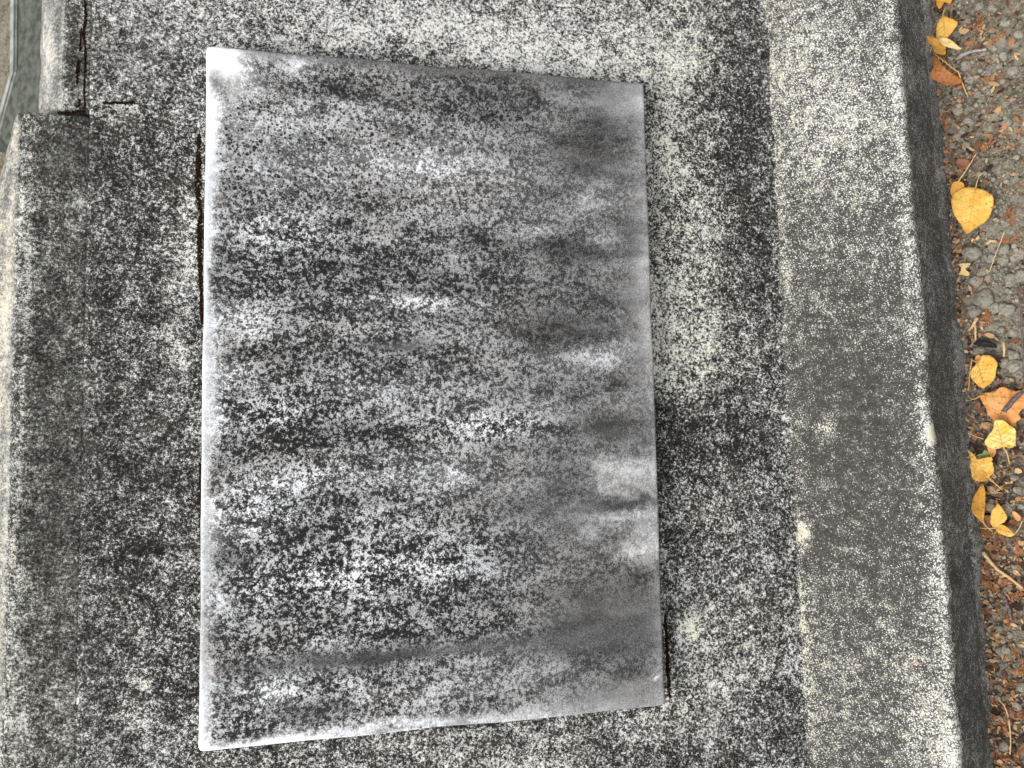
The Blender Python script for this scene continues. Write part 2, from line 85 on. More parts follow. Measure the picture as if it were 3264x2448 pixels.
# ---------------------------------------------------------------- helpers
def vnoise(x, y, seed=0):
    xi = np.floor(x).astype(np.int64); yi = np.floor(y).astype(np.int64)
    fx = x - xi; fy = y - yi
    fx = fx * fx * (3 - 2 * fx); fy = fy * fy * (3 - 2 * fy)

    def h(a, b):
        k = (a * 374761393 + b * 668265263 + seed * 1442695041) & 0xffffffff
        k = ((k ^ (k >> 13)) * 1274126177) & 0xffffffff
        return ((k ^ (k >> 16)) & 0xffff) / 65535.0
    return (h(xi, yi) * (1 - fx) + h(xi + 1, yi) * fx) * (1 - fy) + (h(xi, yi + 1) * (1 - fx) + h(xi + 1, yi + 1) * fx) * fy


def fbm(x, y, scale, octaves=4, seed=0):
    x = np.asarray(x, float); y = np.asarray(y, float)
    s = np.zeros(np.broadcast(x, y).shape); a = 0.5; t = 0
    for o in range(octaves):
        s = s + a * vnoise(x * scale * 2 ** o + 17.3 * o, y * scale * 2 ** o - 9.1 * o, seed + o); t += a; a *= 0.5
    return s / t


def link(o, parent=None):
    COL.objects.link(o)
    if parent is not None:
        o.parent = parent
    return o


def mesh_obj(name, verts, faces, mat, parent=None, smooth=True, attrs=None, colors=None):
    me = bpy.data.meshes.new(name)
    me.from_pydata([tuple(map(float, v)) for v in verts], [], [tuple(map(int, f)) for f in faces])
    if attrs:
        for k, a in attrs.items():
            at = me.attributes.new(k, 'FLOAT', 'POINT')
            at.data.foreach_set('value', np.asarray(a, np.float32))
    if colors is not None:
        at = me.attributes.new('tint', 'FLOAT_COLOR', 'POINT')
        at.data.foreach_set('color', np.asarray(colors, np.float32).ravel())
    if smooth:
        me.polygons.foreach_set('use_smooth', [True] * len(me.polygons))
    me.materials.append(mat)
    me.update()
    o = bpy.data.objects.new(name, me)
    return link(o, parent)


def empty(name, loc=(0, 0, 0)):
    o = bpy.data.objects.new(name, None)
    o.location = loc
    o.empty_display_size = 0.02
    return link(o)


def tag(o, label=None, cat=None, group=None, kind=None):
    if label: o['label'] = label
    if cat: o['category'] = cat
    if group: o['group'] = group
    if kind: o['kind'] = kind
    return o


def grid_faces(nr, nc):
    i = np.arange(nr - 1)[:, None] * nc + np.arange(nc - 1)[None, :]
    return np.stack([i, i + 1, i + nc + 1, i + nc], -1).reshape(-1, 4)


class Nodes:
    """small node-tree builder"""
    def __init__(self, name):
        self.mat = bpy.data.materials.new(name)
        self.mat.use_nodes = True
        self.t = self.mat.node_tree
        self.t.nodes.clear()
        self.out = self.n('ShaderNodeOutputMaterial')
        self.b = self.n('ShaderNodeBsdfPrincipled')
        self.t.links.new(self.b.outputs[0], self.out.inputs['Surface'])
        rot = self.n('ShaderNodeMapping')              # turn the noise lattice away from every face
        rot.inputs['Rotation'].default_value = (0.61, 0.93, 0.37)
        rot.inputs['Location'].default_value = (3.17, 1.43, 2.71)
        self.t.links.new(self.n('ShaderNodeTexCoord').outputs['Object'], rot.inputs['Vector'])
        self.tc = rot.outputs[0]
        self.raw = rot.inputs['Vector'].links[0].from_socket

    def n(self, t):
        return self.t.nodes.new(t)

    def put(self, sock, v):
        if isinstance(v, bpy.types.NodeSocket):
            self.t.links.new(v, sock)
        elif isinstance(v, (tuple, list)):
            sock.default_value = tuple(v) + ((1.0,) if len(v) == 3 and len(sock.default_value) == 4 else ())
        else:
            sock.default_value = v

    def math(self, op, a, b=0.0, clamp=False):
        m = self.n('ShaderNodeMath'); m.operation = op; m.use_clamp = clamp
        self.put(m.inputs[0], a); self.put(m.inputs[1], b)
        return m.outputs[0]

    def add(self, *v):
        r = v[0]
        for x in v[1:]: r = self.math('ADD', r, x)
        return r

    def mul(self, a, b): return self.math('MULTIPLY', a, b)

    def noise(self, scale, detail=2.0, rough=0.5, vec=None, stretch=None, seed=0.0):
        c = vec if vec is not None else self.tc
        if stretch:
            pre = self.n('ShaderNodeMapping')
            self.put(pre.inputs['Vector'], self.raw)
            pre.inputs['Scale'].default_value = stretch
            c = pre.outputs[0]
        if stretch or seed:
            mp = self.n('ShaderNodeMapping')
            self.put(mp.inputs['Vector'], c)
            mp.inputs['Rotation'].default_value = (0.5 + seed, 0.9, 0.3 * seed)
            mp.inputs['Location'].default_value = (seed, seed * 1.7, -seed)
            c = mp.outputs[0]
        x = self.n('ShaderNodeTexNoise')
        self.put(x.inputs['Vector'], c)
        x.inputs['Scale'].default_value = scale
        x.inputs['Detail'].default_value = detail
        x.inputs['Roughness'].default_value = rough
        return x.outputs[0]

    def dots(self, scale, cov, seed=0.0):
        """round specks, one per cell, whose share and size grow with cov"""
        mp = self.n('ShaderNodeMapping'); self.put(mp.inputs['Vector'], self.tc)
        mp.inputs['Location'].default_value = (seed, -seed, seed * 2)
        x = self.n('ShaderNodeTexVoronoi'); self.put(x.inputs['Vector'], mp.outputs[0])
        x.inputs['Scale'].default_value = scale
        sep = self.n('ShaderNodeSeparateColor'); self.put(sep.inputs[0], x.outputs['Color'])
        thr = self.mul(self.math('SUBTRACT', self.add(sep.outputs[0], cov), 0.95), 0.75)
        return self.step(self.math('SUBTRACT', thr, x.outputs['Distance']), -0.09, 0.07)

    def cen(self, v, k=1.0):          # (v - 0.5) * k
        return self.mul(self.math('SUBTRACT', v, 0.5), k)

    def step(self, v, a, b):
        m = self.n('ShaderNodeMapRange'); m.interpolation_type = 'SMOOTHSTEP'
        self.put(m.inputs['Value'], v)
        m.inputs['From Min'].default_value = a; m.inputs['From Max'].default_value = b
        return m.outputs[0]

    def mix(self, f, a, b):
        m = self.n('ShaderNodeMix'); m.data_type = 'RGBA'
        self.put(m.inputs[0], f); self.put(m.inputs[6], a); self.put(m.inputs[7], b)
        return m.outputs[2]

    def attr(self, name, out='Fac'):
        a = self.n('ShaderNodeAttribute'); a.attribute_name = name
        return a.outputs[out]

    def ramp(self, v, stops):
        r = self.n('ShaderNodeValToRGB')
        self.put(r.inputs[0], v)
        e = r.color_ramp.elements
        while len(e) < len(stops): e.new(0.5)
        for x, (p, c) in zip(e, stops):
            x.position = p; x.color = tuple(c) + (1,)
        return r.outputs[0]

    def bump(self, h, dist, strength=1.0):
        b = self.n('ShaderNodeBump')
        b.inputs['Strength'].default_value = strength
        b.inputs['Distance'].default_value = dist
        self.put(b.inputs['Height'], h)
        self.t.links.new(b.outputs[0], self.b.inputs['Normal'])

    def done(self, color, rough=0.9, spec=0.2):
        self.put(self.b.inputs['Base Color'], color)
        self.put(self.b.inputs['Roughness'], rough)
        self.b.inputs['Specular IOR Level'].default_value = spec
        return self.mat


# ---------------------------------------------------------------- materials
def concrete_material(name, dark, mid, light, cream, fine=520.0, gain=1.0, specks=False):
    k = Nodes(name)
    cov, crm, soft = k.attr('cover'), k.attr('cream'), k.attr('soft')
    n1 = k.noise(fine * 0.72, 3, 0.74)
    n2 = k.noise(fine * 2.1, 1, 0.6, seed=3.1)
    n3 = k.noise(120, 2, 0.6, seed=7.7)
    n4 = k.noise(42, 2, 0.6, seed=1.3)
    s = k.add(k.cen(n1, 2.2 * gain), k.cen(n2, 1.2 * gain), k.cen(n3, 0.80), k.cen(n4, 0.45))
    hard = k.math('SUBTRACT', 1.0, k.mul(soft, 0.72))
    s = k.add(k.mul(s, hard), k.cen(cov, 0.62), 0.5)
    base = k.ramp(s, [(0.20, dark), (0.42, mid), (0.58, [0.30 * a + 0.30 * b for a, b in zip(light, mid)]), (0.78, [0.88 * c for c in light]), (1.0, [min(.82, c * 1.1) for c in light])])
    if specks:                                         # scattered round specks on a darker, finer ground
        base = k.ramp(k.add(k.cen(s, 0.40), 0.49), [(0.30, dark), (0.52, mid), (0.66, [0.40 * c for c in light]), (0.85, light)])
        c2 = k.add(cov, k.cen(n3, 0.55), k.cen(n4, 0.25))
        dm = k.math('MAXIMUM', k.dots(520, k.mul(c2, 1.05)), k.dots(860, k.mul(c2, 1.4), 2.3))
        dm = k.mul(dm, k.math('SUBTRACT', 1.0, k.mul(soft, 0.75)))
        base = k.mix(dm, base, light)
    # cream crusts only tint what is pale
    tint = k.math('MULTIPLY', k.step(s, 0.5, 0.72), k.math('MULTIPLY', k.math('ADD', crm, k.cen(n3, 1.2)), 0.85, True), True)
    col = k.mix(tint, base, cream)
    # brownish and greenish films in the dark crust
    film = k.step(k.noise(38, 3, 0.6, seed=5.5), 0.52, 0.72)
    col = k.mix(k.mul(film, k.math('SUBTRACT', 0.25 if specks else 0.5, k.mul(k.step(s, 0.4, 0.6), 0.22 if specks else 0.42))), col, (0.066, 0.062, 0.045))
    k.bump(k.add(k.mul(n1, 0.6), k.mul(n2, 0.4)), 0.0016, 0.7)
    return k.done(col, 0.95, 0.12)


M_FACE = concrete_material('lichened_concrete', (0.014, 0.0135, 0.0125), (0.070, 0.068, 0.063), (0.77, 0.768, 0.74), (0.77, 0.75, 0.62))
M_BORDER = concrete_material('border_concrete', (0.016, 0.0155, 0.014), (0.080, 0.079, 0.070), (0.72, 0.72, 0.68), (0.66, 0.58, 0.40), 560.0, 0.9)
M_PLINTH = concrete_material('plinth_concrete', (0.040, 0.039, 0.036), (0.085, 0.082, 0.075), (0.70, 0.69, 0.65), (0.60, 0.57, 0.42), 620.0, 0.85, True)


def marble_material():
    k = Nodes('weathered_marble')
    tone, amp, dots = k.attr('tone'), k.attr('speckle'), k.attr('dots')
    n1 = k.noise(260, 4, 0.70)
    n2 = k.noise(800, 2, 0.6, seed=2.2)
    n3 = k.noise(75, 3, 0.55, stretch=(0.55, 1.0, 1.0), seed=4.4)
    st = k.noise(40, 4, 0.6, stretch=(0.16, 1.0, 1.0), seed=6.1)
    sp = k.math('ADD', k.add(k.cen(n1, 6.6), k.cen(n2, 2.6)), k.cen(n3, 3.0))
    sp = k.math('MAXIMUM', k.math('MINIMUM', k.mul(sp, 1.9), 1.15), -1.1)
    grain = k.noise(900, 1, 0.5, seed=15.0)
    rim = k.math('SUBTRACT', 1.0, k.mul(k.step(tone, 0.80, 1.0), 0.9))
    v = k.add(tone, k.mul(sp, amp), k.cen(st, 0.34), k.mul(k.cen(n2, 0.42), rim), k.mul(k.cen(grain, 0.30), rim))
    # round black thalli, 2 to 4 mm across
    dc = k.add(0.22, k.mul(dots, 0.34), k.cen(n3, 0.9), k.cen(n1, 0.5))
    dot = k.math('MAXIMUM', k.dots(270, dc, 1.1), k.dots(430, k.mul(dc, 1.05), 4.2))
    v = k.add(v, k.mul(dot, k.mul(k.step(dots, -0.25, 0.35), -0.46)))
    v = k.math('MAXIMUM', k.math('MINIMUM', v, 1.04), 0.115)
    lin = k.math('POWER', v, 2.05)
    warm = k.mix(k.step(k.noise(26, 3, 0.55, stretch=(0.4, 1, 1), seed=8.0), 0.4, 0.65), (0.78, 0.785, 0.79), (0.80, 0.78, 0.755))
    warm = k.mix(k.step(v, 0.65, 0.95), warm, (0.81, 0.825, 0.85))
    vm = k.n('ShaderNodeVectorMath'); vm.operation = 'SCALE'
    k.put(vm.inputs[0], warm); k.put(vm.inputs['Scale'], lin)
    k.bump(k.add(k.mul(n1, 0.5), k.mul(n2, 0.5)), 0.0007, 0.55)
    return k.done(vm.outputs[0], 0.72, 0.25)


M_MARBLE = marble_material()


def moss_material():
    k = Nodes('brown_moss')
    n = k.noise(700, 3, 0.65)
    col = k.ramp(n, [(0.35, (0.006, 0.004, 0.003)), (0.52, (0.022, 0.010, 0.006)), (0.68, (0.075, 0.040, 0.020))])
    k.bump(n, 0.002, 1.0)
    return k.done(col, 1.0, 0.05)


M_MOSS = moss_material()


def soil_material():
    k = Nodes('grey_brown_soil')
    n1, n2, n3 = k.noise(160, 4, 0.65), k.noise(600, 3, 0.6, seed=2), k.noise(22, 3, 0.5, seed=5)
    s = k.add(k.mul(n1, 0.45), k.mul(n2, 0.35), k.mul(n3, 0.2))
    col = k.ramp(s, [(0.36, (0.022, 0.015, 0.010)), (0.45, (0.11, 0.091, 0.066)), (0.55, (0.23, 0.208, 0.162)), (0.68, (0.32, 0.30, 0.24))])
    k.bump(k.add(k.mul(n1, 0.6), k.mul(n2, 0.4)), 0.004, 0.8)
    return k.done(col, 1.0, 0.1)


M_SOIL = soil_material()


def tint_material(name, rough=0.85, scale=500, dark=0.55, bump=0.0008, spec=0.2):
    k = Nodes(name)
    c = k.attr('tint', 'Color')
    n = k.noise(scale, 3, 0.6)
    vm = k.n('ShaderNodeVectorMath'); vm.operation = 'SCALE'
    k.put(vm.inputs[0], c)
    k.put(vm.inputs['Scale'], k.add(k.mul(n, (1 - dark) * 2), dark))
    k.bump(n, bump, 0.8)
    return k.done(vm.outputs[0], rough, spec)


M_CRUMB = tint_material('soil_crumbs', 1.0, 900, 0.5, 0.0012, 0.08)
M_LITTER = tint_material('dry_litter', 0.85, 700, 0.5, 0.0006)


def clod_material():
    k = Nodes('grey_soil_clod')
    n = k.noise(2.4, 4, 0.65)
    col = k.ramp(n, [(0.30, (0.06, 0.05, 0.038)), (0.46, (0.22, 0.20, 0.162)), (0.7, (0.33, 0.305, 0.25))])
    k.bump(n, 0.0012, 0.7)
    return k.done(col, 1.0, 0.08)


M_CLOD = clod_material()


def leaf_material(name, a, b, spot=(0.20, 0.08, 0.025), amount=0.64):
    k = Nodes(name)
    n = k.noise(70, 3, 0.55); n2 = k.noise(420, 2, 0.5, seed=3); n3 = k.noise(45, 2, 0.5, seed=8)
    col = k.mix(k.step(n, 0.38, 0.62), a, b)
    col = k.mix(k.mul(k.step(n2, amount, amount + 0.05), 0.75), col, spot)
    edge = k.attr('edge')
    col = k.mix(k.mul(k.step(k.add(edge, k.cen(n3, 1.8)), 0.80, 1.30), 0.75), col, [0.5 * x + 0.5 * y for x, y in zip(a, spot)])
    k.bump(k.add(k.mul(n, 0.4), k.mul(n2, 0.3)), 0.0012, 0.6)
    m = k.done(col, 0.55, 0.25)
    tr = k.n('ShaderNodeBsdfTranslucent'); k.put(tr.inputs['Color'], col)
    ms = k.n('ShaderNodeMixShader'); ms.inputs[0].default_value = 0.25
    k.t.links.new(k.b.outputs[0], ms.inputs[1]); k.t.links.new(tr.outputs[0], ms.inputs[2])
    k.t.links.new(ms.outputs[0], k.out.inputs['Surface'])
    return m


M_YELLOW = leaf_material('yellow_leaf', (0.86, 0.47, 0.085), (0.88, 0.57, 0.14))
M_BRIGHT = leaf_material('bright_yellow_leaf', (0.88, 0.60, 0.11), (0.90, 0.70, 0.26))
M_GOLD = leaf_material('golden_leaf', (0.78, 0.41, 0.06), (0.66, 0.35, 0.07), amount=0.60)
M_ORANGE = leaf_material('orange_tan_leaf', (0.74, 0.33, 0.10), (0.80, 0.42, 0.15))
M_BROWN = leaf_material('orange_brown_leaf', (0.46, 0.17, 0.055), (0.56, 0.24, 0.09), amount=0.6)
M_DULL = leaf_material('dull_brown_leaf', (0.24, 0.10, 0.05), (0.32, 0.16, 0.09), amount=0.6)
M_GREEN = leaf_material('green_leaf', (0.20, 0.27, 0.10), (0.30, 0.38, 0.17))
M_PALE = leaf_material('pale_leaf', (0.80, 0.55, 0.20), (0.80, 0.62, 0.30))


def plain(name, a, b, scale=300, rough=0.8, bump=0.001):
    k = Nodes(name)
    n = k.noise(scale, 4, 0.6)
    col = k.mix(k.step(n, 0.35, 0.65), a, b)
    k.bump(n, bump, 0.8)
    return k.done(col, rough, 0.2)


M_TWIG = plain('purple_brown_twig', (0.075, 0.050, 0.055), (0.19, 0.14, 0.14), 500)
M_STRAW = plain('dry_straw', (0.48, 0.30, 0.14), (0.66, 0.46, 0.26), 400)
M_GREYTWIG = plain('grey_twig', (0.22, 0.21, 0.19), (0.38, 0.37, 0.34), 500)
M_STEM = plain('leaf_stem', (0.62, 0.34, 0.08), (0.75, 0.48, 0.16), 400)
M_BARK = plain('black_bark', (0.008, 0.008, 0.009), (0.03, 0.028, 0.028), 500)
M_CEDAR = plain('dry_cedar', (0.25, 0.10, 0.04), (0.42, 0.20, 0.09), 4)
M_KERB = plain('neighbour_concrete', (0.045, 0.050, 0.040), (0.11, 0.115, 0.095), 60, 0.95, 0.003)
M_KERBRIM = plain('neighbour_rim', (0.20, 0.21, 0.195), (0.32, 0.33, 0.31), 40, 0.9, 0.002)


# ---------------------------------------------------------------- ground
def soil_height(x, y):
    x = np.asarray(x, float); y = np.asarray(y, float)
    near = np.clip(1.6 - np.hypot(x - 0.5, y), 0, 1)
    return ((fbm(x, y, 26, 4, 3) - 0.5) * 0.012 + (fbm(x, y, 140, 3, 9) - 0.5) * 0.006) * near - 0.002


def spaced(lo, hi, d0, d1, step):
    mid = np.arange(d0, d1 + step / 2, step)
    out = []; s = step; p = d1
    while p < hi:
        s *= 1.35; p += s; out.append(min(p, hi))
    pre = []; s = step; p = d0
    while p > lo:
        s *= 1.35; p -= s; pre.append(max(p, lo))
    return np.concatenate([pre[::-1], mid, out])


gx, gy = spaced(-150, 150, 0.385, 0.62, 0.0022), spaced(-150, 150, -0.46, 0.50, 0.0022)
X, Y = np.meshgrid(gx, gy)
Zg = soil_height(X, Y)
ground = mesh_obj('ground', np.stack([X, Y, Zg], -1).reshape(-1, 3), grid_faces(len(gy), len(gx)), M_SOIL)
tag(ground, kind='structure')

# ---------------------------------------------------------------- concrete headstone
stone = empty('concrete_headstone', (0, 0, 0))
tag(stone, 'sloping grey concrete headstone covered with black and white lichen, under the marble tablet', 'headstone')


def lichen_maps(u, v, cover=0.40, cream=0.0, soft=0.0):
    c = np.full(u.shape, cover); cr = np.full(u.shape, cream); so = np.full(u.shape, soft)
    w1 = (fbm(u, v, 30, 3, 41) - 0.5) * 0.02; w2 = (fbm(u, v, 30, 3, 42) - 0.5) * 0.02
    for bu, bv, ru, rv, a, b, s in FACE_LICHEN:
        g = np.exp(-(((u + w1 - bu) / ru) ** 2 + ((v + w2 - bv) / rv) ** 2))
        c += a * g * 0.85; cr += b * g; so += s * g
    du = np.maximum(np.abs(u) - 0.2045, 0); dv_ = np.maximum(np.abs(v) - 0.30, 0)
    shade_grime = np.exp(-(np.hypot(du, dv_) / (0.0045 + 0.006 * (fbm(u, v, 45, 3, 47) - 0.4))) ** 2)
    c -= shade_grime * 0.45 * (u > -0.2)  # contact shadow beside the tablet painted into the lichen cover, along with edge dirt
    c += (fbm(u * 0.7, v * 1.6, 14, 4, 5) - 0.5) * 0.34 + (fbm(u, v, 60, 3, 6) - 0.5) * 0.2
    return np.clip(c, 0.02, 0.98), np.clip(cr + (fbm(u, v, 25, 3, 8) - 0.5) * 0.5, 0, 1), np.clip(so * 0.55, 0, 1)


def face_part(name, us, vs, mat, behind, foot, ridge=0.0, crm0=0.5, cov0=0.66, wobble=0.0006, lo_end=0.0, hi_end=0.0):
    """solid under a patch of the sloping plane: the patch, a rounded ridge strip behind it, and walls to the foot"""
    U, V = np.meshgrid(us, vs)
    n = -0.02 + (fbm(U, V, 35, 4, 21) - 0.5) * 4 * wobble + (fbm(U, V, 160, 2, 22) - 0.5) * 2 * wobble
    jag = (fbm(V * 0 + 3.3, V, 60, 4, 55) - 0.5)
    e = np.minimum(U - us[0], us[-1] - U)
    if ridge:
        n = n - np.where(U - us[0] < ridge, (ridge - np.sqrt(np.maximum(0, ridge ** 2 - (ridge - (U - us[0])) ** 2))) * 0.6, 0)
    for lim, sgn in ((lo_end, -1), (hi_end, 1)):       # worn ends
        if lim:
            dd = (V - vs[0]) if sgn < 0 else (vs[-1] - V)
            n = n - np.where(dd < lim, (lim - np.sqrt(np.maximum(0, lim ** 2 - (lim - dd) ** 2))) * 0.7, 0)
    W = np.stack([U * cS + n * sS, V, -U * sS + n * cS + GZ], -1)
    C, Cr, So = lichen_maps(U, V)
    if behind is not None:                             # columns behind the ridge: top strip
        cols = []; cc = []; kk = []; ss = []
        base = W[:, 0, :]
        for t in (1.0, 0.75, 0.5, 0.3, 0.15, 0.05):
            wid = behind(vs)
            p = base.copy()
            p[:, 0] -= wid * t
            p[:, 2] += 0.0035 * np.sin(min(t * 3, 1) * 1.5) - wid * 0.14 * t * t + (fbm(vs, vs * 0 + t, 40, 3, 31) - 0.5) * 0.003
            cols.append(p)
            cc.append(cov0 + (fbm(vs * 0.6, vs * 0 + t * 4, 22, 3, 33) - 0.5) * 0.55); kk.append(np.clip(crm0 + (fbm(vs, vs * 0 + t * 3, 8, 3, 35) - 0.5) * 1.4, 0, 1)); ss.append(np.full(vs.shape, 0.95))
        W = np.concatenate([np.stack(cols, 1), W], 1)
        C = np.concatenate([np.stack(cc, 1), C], 1); Cr = np.concatenate([np.stack(kk, 1), Cr], 1); So = np.concatenate([np.stack(ss, 1), So], 1)
    nr, nc = W.shape[:2]
    verts = W.reshape(-1, 3)
    faces = [tuple(f) for f in grid_faces(nr, nc)]
    idx = np.arange(nr * nc).reshape(nr, nc)
    loop = np.concatenate([idx[0, :], idx[1:, -1], idx[-1, -2::-1], idx[-2:0:-1, 0]])
    low = verts[loop].copy(); low[:, 2] = foot
    b0 = len(verts)
    verts = np.concatenate([verts, low])
    L = len(loop)
    for i in range(L):
        j = (i + 1) % L
        faces.append((loop[j], loop[i], b0 + i, b0 + j))
    ext = lambda a, v0: np.concatenate([a.ravel(), np.full(L, v0)])
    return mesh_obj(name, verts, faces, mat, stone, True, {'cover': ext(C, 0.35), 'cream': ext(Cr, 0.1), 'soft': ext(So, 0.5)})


def arr(a, b, s):
    return np.linspace(a, b, max(2, int(round((b - a) / s)) + 1))


VLO, VHI = -0.62, 0.68
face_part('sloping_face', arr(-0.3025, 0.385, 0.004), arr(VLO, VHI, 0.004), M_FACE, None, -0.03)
face_part('upper_border_block', arr(-0.3245, -0.3035, 0.0015), arr(0.2425, VHI, 0.004), M_BORDER, lambda v: np.full(v.shape, 0.044), -0.03, ridge=0.007, lo_end=0.004, crm0=0.15, cov0=0.60)
face_part('lower_border_block', arr(-0.3565, -0.3027, 0.0015), arr(VLO, 0.2395, 0.003), M_BORDER, lambda v: np.clip((0.2425 - v) * 0.667, 0.0008, 0.065), -0.03, ridge=0.005, hi_end=0.006)

# plinth: ledge in front of the sloping face, worn arris, battered side with a toe in the soil
ys = arr(VLO - 0.02, VHI + 0.02, 0.003)
prof = []                                              # (x, z, zone) zone 0 ledge, 1 arris, 2 side, 3 toe
for x in np.arange(0.20, 0.3735, 0.003): prof.append((x, 0.1134 - (x - 0.2524) * math.tan(math.radians(6)), 0))
za = 0.1134 - (0.3735 - 0.2524) * math.tan(math.radians(6))
for a in np.linspace(0.1, 1.0, 7): prof.append((0.3735 + 0.0075 * math.sin(a * 1.45), za - 0.0075 * (1 - math.cos(a * 1.45)), 1))
x1, z1 = prof[-1][0], prof[-1][1]
for t in np.linspace(0.05, 1, 24): prof.append((x1 + 0.021 * t, z1 + (0.016 - z1) * t, 2))
for t in np.linspace(0.1, 1, 10): prof.append((x1 + 0.021 + 0.013 * t, 0.016 - 0.024 * t, 3))
prof.append((x1 + 0.036, -0.05, 3))
P = np.array(prof)
PX, PY = np.meshgrid(P[:, 0], ys)
PZ = np.meshgrid(P[:, 1], ys)[0]
ZN = np.meshgrid(P[:, 2], ys)[0]
wander = (fbm(ys, ys * 0, 9, 4, 71) - 0.5) * 0.008 + (fbm(ys, ys * 0, 60, 3, 72) - 0.5) * 0.0032
PXw = PX - 0.0185 * PY + np.where(ZN >= 1, wander[:, None], 0) + np.where(ZN >= 2, (fbm(PZ, PY, 30, 2, 73) - 0.5) * 0.004, 0) + np.where(ZN == 3, ((fbm(ys, ys * 0, 12, 3, 77) - 0.5) * 0.009)[:, None], 0)
PZw = PZ + 0.0075 * PY * (PZ > 0) + np.where(ZN <= 1, (fbm(PX, PY, 45, 4, 74) - 0.5) * 0.0028, 0)
pv = np.stack([PXw, PY, PZw], -1).reshape(-1, 3)
pc = np.full(PX.shape, 0.36); pcr = np.full(PX.shape, 0.12); pso = np.full(PX.shape, 0.10)
for bx, by, rx, ry, a, b in LEDGE_LICHEN:
    g = np.exp(-(((PXw - bx) / rx) ** 2 + ((PY - by) / ry) ** 2)) * (ZN <= 1)
    pc += a * g; pcr += b * g
pc += (fbm(PX, PY, 16, 4, 75) - 0.5) * 0.18 + np.interp(PY, [-0.3, 0.0, 0.12, 0.3], [0.0, -0.03, 0.0, 0.0])
edge_band = np.exp(-(((PX - 0.374) / 0.009) ** 2)) * (ZN <= 1)
pc += edge_band * (0.28 + (fbm(ys, ys * 0, 25, 3, 76)[:, None] - 0.5) * 0.5)
streak = fbm(PY, PZ * 0.5, 26, 3, 78) - 0.5
pc = np.where(ZN == 2, 0.44 + streak * 0.4, pc); pso = np.where(ZN == 2, 0.55, pso)
pc = np.where(ZN == 3, 0.62 + streak * 0.5, pc); pso = np.where(ZN == 3, 0.9, pso)
pcr = np.where(ZN >= 2, 0.0, pcr)
crease = np.exp(-(((PX - 0.256) / 0.010) ** 2)) * (ZN == 0)
pc += crease * 0.06; pcr += crease * 0.3
nr, nc = PX.shape
plf = [tuple(f) for f in grid_faces(nr, nc)]
idx = np.arange(nr * nc).reshape(nr, nc)
plf.append(tuple(idx[0, ::-1])); plf.append(tuple(idx[-1, :]))
mesh_obj('plinth', pv, plf, M_PLINTH, stone, True, {'cover': np.clip(pc, 0.02, 0.98).ravel(), 'cream': np.clip(pcr, 0, 1).ravel(), 'soft': pso.ravel()})


# moss in the joints and along the tablet: small lumps along a path on the sloping plane
def lump(r, seed, sub=1, rough=0.35, flat=1.0):
    bm = bmesh.new()
    bmesh.ops.create_icosphere(bm, subdivisions=sub, radius=1.0)
    rg = np.random.default_rng(seed)
    ph = rg.uniform(0, 6.28, 9)
    vs = []
    for v in bm.verts:
        c = v.co
        k = 1 + rough * (math.sin(3 * c.x + ph[0]) * math.sin(2.7 * c.y + ph[1]) + 0.6 * math.sin(5 * c.z + ph[2] + 3 * c.x) + 0.4 * math.sin(7 * c.y + ph[3] + 4 * c.x))
        vs.append((c.x * r * k, c.y * r * k, c.z * r * k * flat))
    fs = [tuple(v.index for v in f.verts) for f in bm.faces]
    bm.free()
    return np.array(vs), fs


LUMPS = [lump(1.0, s, 1, 0.25, 0.6) for s in range(8)]
for path in MOSS_PATHS:
    vs, fs = [], []
    b = 0
    for (u0, v0, w0), (u1, v1, w1) in zip(path, path[1:]):
        L = math.hypot(u1 - u0, v1 - v0)
        cnt = max(4, int(L / 0.0011 * (1 + max(w0, w1) / 0.0012)))
        for i in range(cnt):
            t = (i + random.random()) / cnt
            w = (w0 + (w1 - w0) * t) * (0.55 + 0.6 * vnoise(np.array(t * 9 + v0 * 80), np.array(0.5), 3))
            u = u0 + (u1 - u0) * t + random.uniform(-0.5, 0.5) * w if abs(v1 - v0) > abs(u1 - u0) else u0 + (u1 - u0) * t
            v = v0 + (v1 - v0) * t if abs(v1 - v0) > abs(u1 - u0) else v0 + (v1 - v0) * t + random.uniform(-0.5, 0.5) * w
            r = random.uniform(0.0007, 0.0013)
            lv, lf = random.choice(LUMPS)
            c = slope_to_world(u, v, -0.0198)
            vs.append(lv * r + np.array(c)); fs += [tuple(k + b for k in f) for f in lf]; b += len(lv)
    m = mesh_obj('joint_moss', np.concatenate(vs), fs, M_MOSS, stone)
    tag(m, kind='stuff')

# ---------------------------------------------------------------- marble tablet
HW, HH, TH = 0.2045, 0.30, 0.026


def edge_spaced(h, step):
    e = np.array([0, 0.0004, 0.001, 0.0018, 0.003, 0.0045, 0.0065])
    mid = arr(-h + 0.009, h - 0.009, step)
    return np.concatenate([-h + e, mid, (h - e)[::-1]])


tu, tv = edge_spaced(HW, 0.0015), edge_spaced(HH, 0.0015)
U, V = np.meshgrid(tu, tv)
rc = 0.004
cut = np.where(np.abs(V) > HH - rc, rc - np.sqrt(np.maximum(0, rc ** 2 - (np.abs(V) - (HH - rc)) ** 2)), 0)
scale_u = (HW - cut) / HW
wob = (fbm(V, V * 0, 14, 4, 91) - 0.5) * 0.0022
Uw = U * scale_u + wob * (U / HW)
Vw = V + (fbm(U, U * 0 + 2, 14, 4, 92) - 0.5) * 0.0026 * (V / HH)
dl = np.minimum(HW + U, HW - U); dv = np.minimum(HH - V, HH + V)


def rnd(d, r):
    return np.where(d < r, r - np.sqrt(np.maximum(0, r * r - (r - d) ** 2)), 0)


